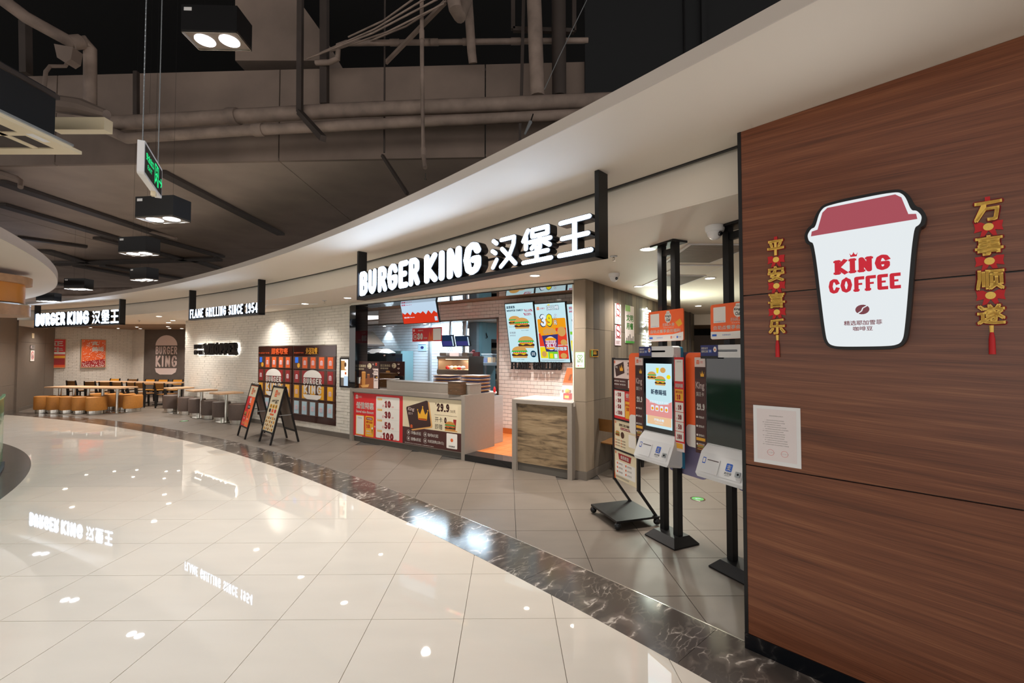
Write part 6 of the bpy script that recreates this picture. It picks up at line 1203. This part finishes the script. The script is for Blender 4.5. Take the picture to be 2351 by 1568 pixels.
# ================================================================ FLOOR LIGHTS
def floor_arrow(px, py, label, s=1):
    p = on_z(px, py); t = thing('floor_marker', label, 'floor light', (p.x, p.y, .0005)); MB().lathe([(.085 * s, 0), (.085 * s, .004), (.07 * s, .005)], n=24).build('ring', 'chrome', t); MB().lathe([(.068 * s, .004), (.068 * s, .0055)], n=24).build('lens', 'p_green', t); MB().slab([(-.035 * s, .0), (-.01 * s, .025 * s), (-.01 * s, .008 * s), (.035 * s, .008 * s), (.035 * s, -.008 * s), (-.01 * s, -.008 * s), (-.01 * s, -.025 * s)], .0055, .0062).build('arrow', 's_white', t)
floor_arrow(1602, 1146, 'round green arrow marker in the floor near the kiosks', 1); floor_arrow(423, 967, 'round green arrow marker in the floor by the brown stools', 1.2)
# ================================================================ KITCHEN THINGS
def kroot(name, label, cat, v, z=0): return thing(name, label, cat, front(0, v, z), AS)
u0, z0 = fv(936, 770, .55); u1, z1 = fv(1000, 688, .2); t = kroot('hanging_screen', 'tilted order status screen showing red flames above the counter', 'screen', .5, z0 - .0); t.location = front(u0 - .06, .5, fv(975, 742, .5)[1]); t.rotation_euler = (math.radians(14), 0, AS); w = fv(1010, 742, .5)[0] - fv(928, 742, .5)[0]; h = .43
bx('housing', 'black_plastic', t, 0, w, 0, .04, 0, h); A = Art(t, -.001, 'picture', .0005); A.rect('s_sky', 1, .01, w - .01, .01, h - .01); fl_ = [(.01, .01), (w - .01, .01), (w - .01, .22)]; random.seed(9)
for i in range(14): fl_.append((w - .02 - (w - .04) * i / 13, .17 + (.05 if i % 2 else .0) + random.random() * .03))
A.poly('s_red', 2, fl_ + [(.01, .18)]); A.text('s_magenta', 3, '请取餐', .03, .14, h - .07, h - .035, .03); A.text('s_magenta', 3, 'Please pick up', .15, .32, h - .065, h - .045, .02); A.text('s_white', 3, '请耐心等待', .05, .2, .115, .145, .03); A.text('s_white', 3, 'Please wait', .22, .34, .12, .14, .02); A.rect('s_sky', 3, w - .1, w - .03, .04, .12); A.build(); MB().rod((w * .75, .05, h * .8), (w * .75, .2, h + .35), .02).build('mount_pole', 'steel', t)
u0, z1 = fv(947, 754, .9); u1, z0 = fv(1014, 783, .9); t = kroot('hanging_banner', 'red coupon sign with flames hanging in the counter opening', 'sign', .9); bx('board', 'p_red', t, u0, u1, 0, .01, z0, z1); w = u1 - u0; h = z1 - z0; A = Art(t, -.001); A.poly('p_orange', 1, [(u0 + w * .54, z0), (u0 + w * .6, z0 + h * .75), (u0 + w * .65, z0 + h * .3), (u0 + w * .7, z0 + h * .9), (u0 + w * .76, z0)]); A.rect('p_white', 2, u0 + w * .72, u0 + w * .98, z0 + h * .08, z0 + h * .92, .01); A.line('p_white', 2, [(u0 + w * .1 + h * .22 * math.cos(j * .42), z0 + h * .38 + h * .25 * math.sin(j * .42)) for j in range(16)], .008); A.text('p_white', 2, '送', u0 + w * .06, u0 + w * .14, z0 + h * .25, z0 + h * .5, .03); A.slabtext('p_white', 2, '30', u0 + w * .18, u0 + w * .37, z0 + h * .14, z0 + h * .62, .28); A.text('p_white', 2, '元代金券', u0 + w * .4, u0 + w * .52, z0 + h * .18, z0 + h * .32, .02); A.text('p_white', 2, '充值200元', u0 + w * .2, u0 + w * .38, z0 + h * .76, z0 + h * .88, .02); A.minilogo('p_white', 2, u0 + w * .06, z0 + h * .84, h * .16); A.build()
for x in (u0 + .04, u1 - .04): MB().rod((x, .005, z1), (x, .005, 2.88), .003, 5).build('string', 'steel', t)
def monitor(px0, px1, py0, py1, v, label):
    u0, z1 = fv(px0, py0, v); u1, z0 = fv(px1, py1, v); t = thing('order_monitor', label, 'monitor', front(u0, v, z0), AS, 'kitchen order monitors'); t.rotation_euler = (math.radians(15), 0, AS); w = u1 - u0; h = z1 - z0; bx('housing', 'black_plastic', t, 0, w, 0, .04, 0, h); A = Art(t, -.001, 'picture', .0005); A.rect('s_dark', 1, .012, w - .012, .012, h - .012); A.rect('s_violet', 2, .02, w - .06, .02, h * .5); A.rect('s_sky', 2, w - .05, w - .015, .02, h - .03); A.build(); MB().bar((w * .6, .05, h * .6), (w * .6, .3, h + .55), .05, .05).build('ceiling_arm', 'steel', t)
    for k in range(3): MB().tube([(w * (.3 + .15 * k), .03, 0), (w * (.25 + .15 * k), .08, -.12)], .004, 5).build('cable', 'black_plastic', t)
monitor(1016, 1044, 769, 796, KV + .1, 'left kitchen order monitor on a steel arm'); monitor(1048, 1080, 771, 795, KV + .1, 'right kitchen order monitor on a steel arm')
u0, z0 = fv(1005, 858, KV - .12); u1, z1 = fv(1077, 818, KV - .12); t = kroot('food_warmer', 'steel heated food warmer with lit interior', 'warmer', KV - .12); w = .03; fk_z = .1
bx('leg_frame', 'steel', t, u0, u1, 0, .5, fk_z + .002, z0); bx('lower_shelf', 'steel_warm', t, u0 - .01, u1, -.02, .5, z0, z0 + .1); bx('back_panel', 'steel_warm', t, u0, u1, .48, .5, z0 + .1, z1 - .06); bx('side_panel', 'steel_warm', t, u0, u0 + .02, 0, .5, z0 + .1, z1 - .06); bx('side_panel', 'steel_warm', t, u1 - .02, u1, 0, .5, z0 + .1, z1 - .06); bx('top', 'steel_warm', t, u0 - .01, u1 + .01, -.02, .5, z1 - .06, z1); bx('heat_lamp', 'food_warm', t, u0 + .1, u1 - .1, .15, .3, z1 - .075, z1 - .062); area(t, ((u0 + u1) / 2, .22, z1 - .09), 5, (1, .78, .5), .5, .3)
for i in range(5):
    o = MB().lathe([(.02, 0), (.05, .01), (.055, .05), (.03, .075), (.01, .08)], n=12).build('wrapped_burger', ('p_red', 'p_paper', 'p_skin', 'p_red', 'p_paper')[i], None, True); o.location = front(u0 + .18 + i * .115, KV + .02, z0 + .102); tag(o, ('first wrapped burger from the left in the food warmer', 'second wrapped burger from the left in the food warmer', 'third wrapped burger from the left in the food warmer', 'fourth wrapped burger from the left in the food warmer', 'last wrapped burger on the right in the food warmer')[i], 'burger', 'wrapped burgers in the food warmer')
for i, (px, m, sx) in enumerate(((1016, 'steel_warm', .2), (1042, 'p_paper', .28), (1066, 'steel_warm', .16))):
    u_, z_ = fv(px, 812, KV); o = MB().prism(rrect(-sx / 2, sx / 2, 0, .08, .02), -.09, .09).build(('receipt_printer', 'wrapper_pile', 'receipt_printer')[i], m); o.location = front(u_, KV + .1, z1 + .002); o.rotation_euler.z = AS; tag(o, ('small grey receipt printer on the left of the warmer top', 'heap of white wrappers on the warmer top', 'small grey receipt printer on the right of the warmer top')[i], 'printer' if i != 1 else 'wrappers')
# deeper kitchen on the right
u0, _ = fv(1060, 830, 2.9); u1, zc_ = fv(1140, 838, 2.9); t = kroot('prep_table', 'steel prep table with shelf through the kitchen doorway', 'table', 2.75); zt = fv(1100, 833, 2.75)[1]; bx('top', 'steel', t, u0 + .0, u1 + .6, 0, .6, zt - .06, zt); bx('panel', 'teal_steel', t, u0, u0 + .75, .05, .55, .102, zt - .06); bx('lower_shelf', 'steel', t, u0 + .75, u1 + .6, .05, .6, .45, .48)
for x in (u1 + .5, u0 + .8): bx('leg', 'steel', t, x, x + .04, .05, .09, .102, zt - .06)
mi = thing('oven_mitt', 'dark red oven mitt hanging, upper one', 'mitt', front(fv(1088, 813, 2.6)[0], 2.62, fv(1088, 813, 2.6)[1]), AS, 'dark red oven mitts'); MB().ball((-.06, 0, 0), .085, 12, 8, 1.1, .4, .8).build('palm', 'red_oven_mitt', mi, True); MB().loft([[(.0, -.03, -.045), (.0, .03, -.045), (.0, .03, .045), (.0, -.03, .045)], [(.14, -.035, -.05), (.14, .035, -.05), (.14, .035, .05), (.14, -.035, .05)]]).build('cuff', 'red_oven_mitt', mi); MB().ball((-.03, 0, .07), .035, 8, 6, 1.5, .7, 1).build('thumb', 'red_oven_mitt', mi, True)
dup(mi, front(fv(1088, 832, 2.6)[0], 2.62, fv(1088, 832, 2.6)[1]), AS, 'dark red oven mitt hanging, lower one')
t = thing('plastic_bin', 'clear plastic bin with packets on the prep table', 'bin', front(fv(1109, 828, 2.85)[0] + .1, 3.0, zt + .002), AS); bx('bin', 'clear_plastic', t, -.16, .16, -.12, .12, 0, .2); bx('lid', 'white_plastic', t, -.17, .17, -.13, .13, .2, .215); bx('packet', 'p_navy', t, -.12, -.02, -.1, .08, .005, .11); bx('packet', 'p_skin', t, .0, .1, -.1, .08, .005, .13)
u0, z0 = fv(1100, 850, 4.8); u1, z1 = fv(1146, 777, 4.8); t = kroot('holding_cabinet', 'steel holding cabinet with dark windows deep in the kitchen', 'cabinet', 4.8); bx('case', 'steel', t, u0, u1 + .8, .02, .6, .102, z1)
for j in range(4):
    for i in range(4): x = u0 + .16 + i * .3; z = z1 - .32 - j * .3; b_ = bx('window', 'black_gloss', t, x, x + .2, 0, .02, z + .06, z + .2); bx('drawer_label', 'p_cream', t, x, x + .2, -.002, .02, z - .01, z + .03)
bx('side_board', 'black_plastic', t, u0 - .02, u0 + .08, -.02, .3, .102, z1)
u0, z1 = fv(1077, 733, 3.8); u1, _ = fv(1094, 800, 3.8); t = kroot('steel_column', 'steel clad column inside the kitchen', 'column', 3.8); bx('cladding', 'steel', t, u0, u1, 0, .5, .102, 2.61); bx('cladding_edge', 'teal_steel', t, u1, u1 + .12, .1, .5, .102, 2.61)
u0, z1 = fv(1094, 745, 4.1); u1, z0 = fv(1112, 778, 4.1); t = kroot('exhaust_hood', 'pale exhaust hood box inside the kitchen', 'hood', 4.1); bx('box', 'teal_steel', t, u0 + .1, u1 + .1, 0, .6, z0, 2.61); MB().tube([(u0 + .3, -.02, 2.45), (u0 + .42, -.05, 2.2), (u0 + .3, -.02, z0)], .02).build('hose', 'black_plastic', t)
# left part of the kitchen
u0, z1 = fv(819, 763, 1.6); t = thing('coffee_machine', 'black coffee machine behind the coffee poster', 'machine', front(fv(858, 830, 1.2)[0], 1.2, .102), AS); zt2 = fv(858, 812, 1.2)[1] - .102; bx('cabinet', 'black_plastic', t, -.5, .42, 0, .5, 0, zt2 - .3); bx('machine', 'black_gloss', t, -.42, .42, .02, .5, zt2 - .3, zt2); MB().prism(disc(.36, zt2 - .04, .018), -.0, .02).build('badge', 'p_pinkwhite', t); mb = MB(); random.seed(2)
cv = [[(-.36 + .1 * i, .05 + .1 * j, zt2 + .002 + (.09 if 0 < j < 4 and 0 < i < 6 else .0) + random.random() * .035) for i in range(7)] for j in range(5)]; mb.loft(cv, closed=False).build('plastic_cover', 'steel', t); MB().bar((-.4, .0, zt2 + .12), (.3, .0, zt2 + .12), .03, .015).build('cover_bar', 'black_plastic', t)
u0, z1 = fv(900, 806, BV - .15); u1, _ = fv(941, 806, BV - .15); t = kroot('steel_fridge', 'tall blue grey steel fridge against the tile wall', 'fridge', BV - .45); bx('body', 'teal_steel', t, u0, u1, .02, .42, .102, z1); bx('door', 'teal_steel', t, u0 + .01, u1 - .01, 0, .02, .5, z1 - .01); bx('seam', 'steel', t, u0, u1, -.003, .0, z1 - .55, z1 - .53)
t = thing('wall_television', 'black television seen from behind at the left of the kitchen', 'screen', front(fv(818, 755, .9)[0], .9, fv(818, 755, .9)[1]), AS); MB().prism([(-.3, .12), (.28, .16), (.12, -.34), (-.02, -.2), (-.3, -.1)], 0, .03).build('back_shell', 'steel_brown', t); MB().prism([(-.3, .06), (.16, .1), (.1, -.12), (-.3, -.06)], -.03, 0).build('mount', 'black_plastic', t); bx('label', 'p_white', t, .02, .08, -.033, -.03, -.06, .0); MB().rod((.0, .05, .1), (.0, .3, 2.87 - t.location.z), .02).build('pole', 'steel', t)
t = thing('hood_canopy', 'sloped grey hood canopy at the left of the kitchen', 'hood', front(fv(816, 790, 1.3)[0], 1.3, fv(816, 792, 1.3)[1]), AS); MB().loft([[(-1.2, 0, -.02), (.34, 0, -.02), (.34, .6, -.02), (-1.2, .6, -.02)], [(-1.2, 0, .03), (.34, 0, .03), (.34, .6, .03), (-1.2, .6, .03)], [(-1.2, 0, .36), (-.1, 0, .36), (-.1, .6, .36), (-1.2, .6, .36)]]).build('canopy', 'wall_brown', t); bx('rim', 'steel_brown', t, -1.2, .35, -.01, .61, -.03, .01)
u0, z1 = fv(960, 790, BV - .01); u1, z0 = fv(979, 806, BV - .01); t = kroot('wall_notice', 'hand washing notice sheet on the kitchen tiles', 'notice', BV - .012); bx('sheet', 'p_lblue', t, u0, u1, 0, .004, z0, z1); A = Art(t, -.001); A.disc('p_navy', 1, (u0 + u1) / 2, (z0 + z1) / 2, .06, .04); A.rect('p_navy', 1, u0 + .02, u1 - .02, z1 - .02, z1 - .01); A.build()
t = thing('wrapper_heap', 'heap of white wrappers and red bottle at the counter end', 'wrappers', front(fv(1118, 893, 1.0)[0], 1.05, .102), AS); bx('bin', 'steel', t, -.2, .2, -.18, .18, 0, .86); random.seed(6)
for i in range(6): MB().ball((random.uniform(-.12, .12), random.uniform(-.1, .1), .9 + random.random() * .03), .06, 6, 4, 1.2, 1, .6).build('wrapper', ('p_white', 'p_paper', 'p_skin')[i % 3], t)
MB().lathe([(.025, .9), (.025, .99), (.008, 1.03)], .1, .05, 10).build('red_bottle', 'p_red', t)
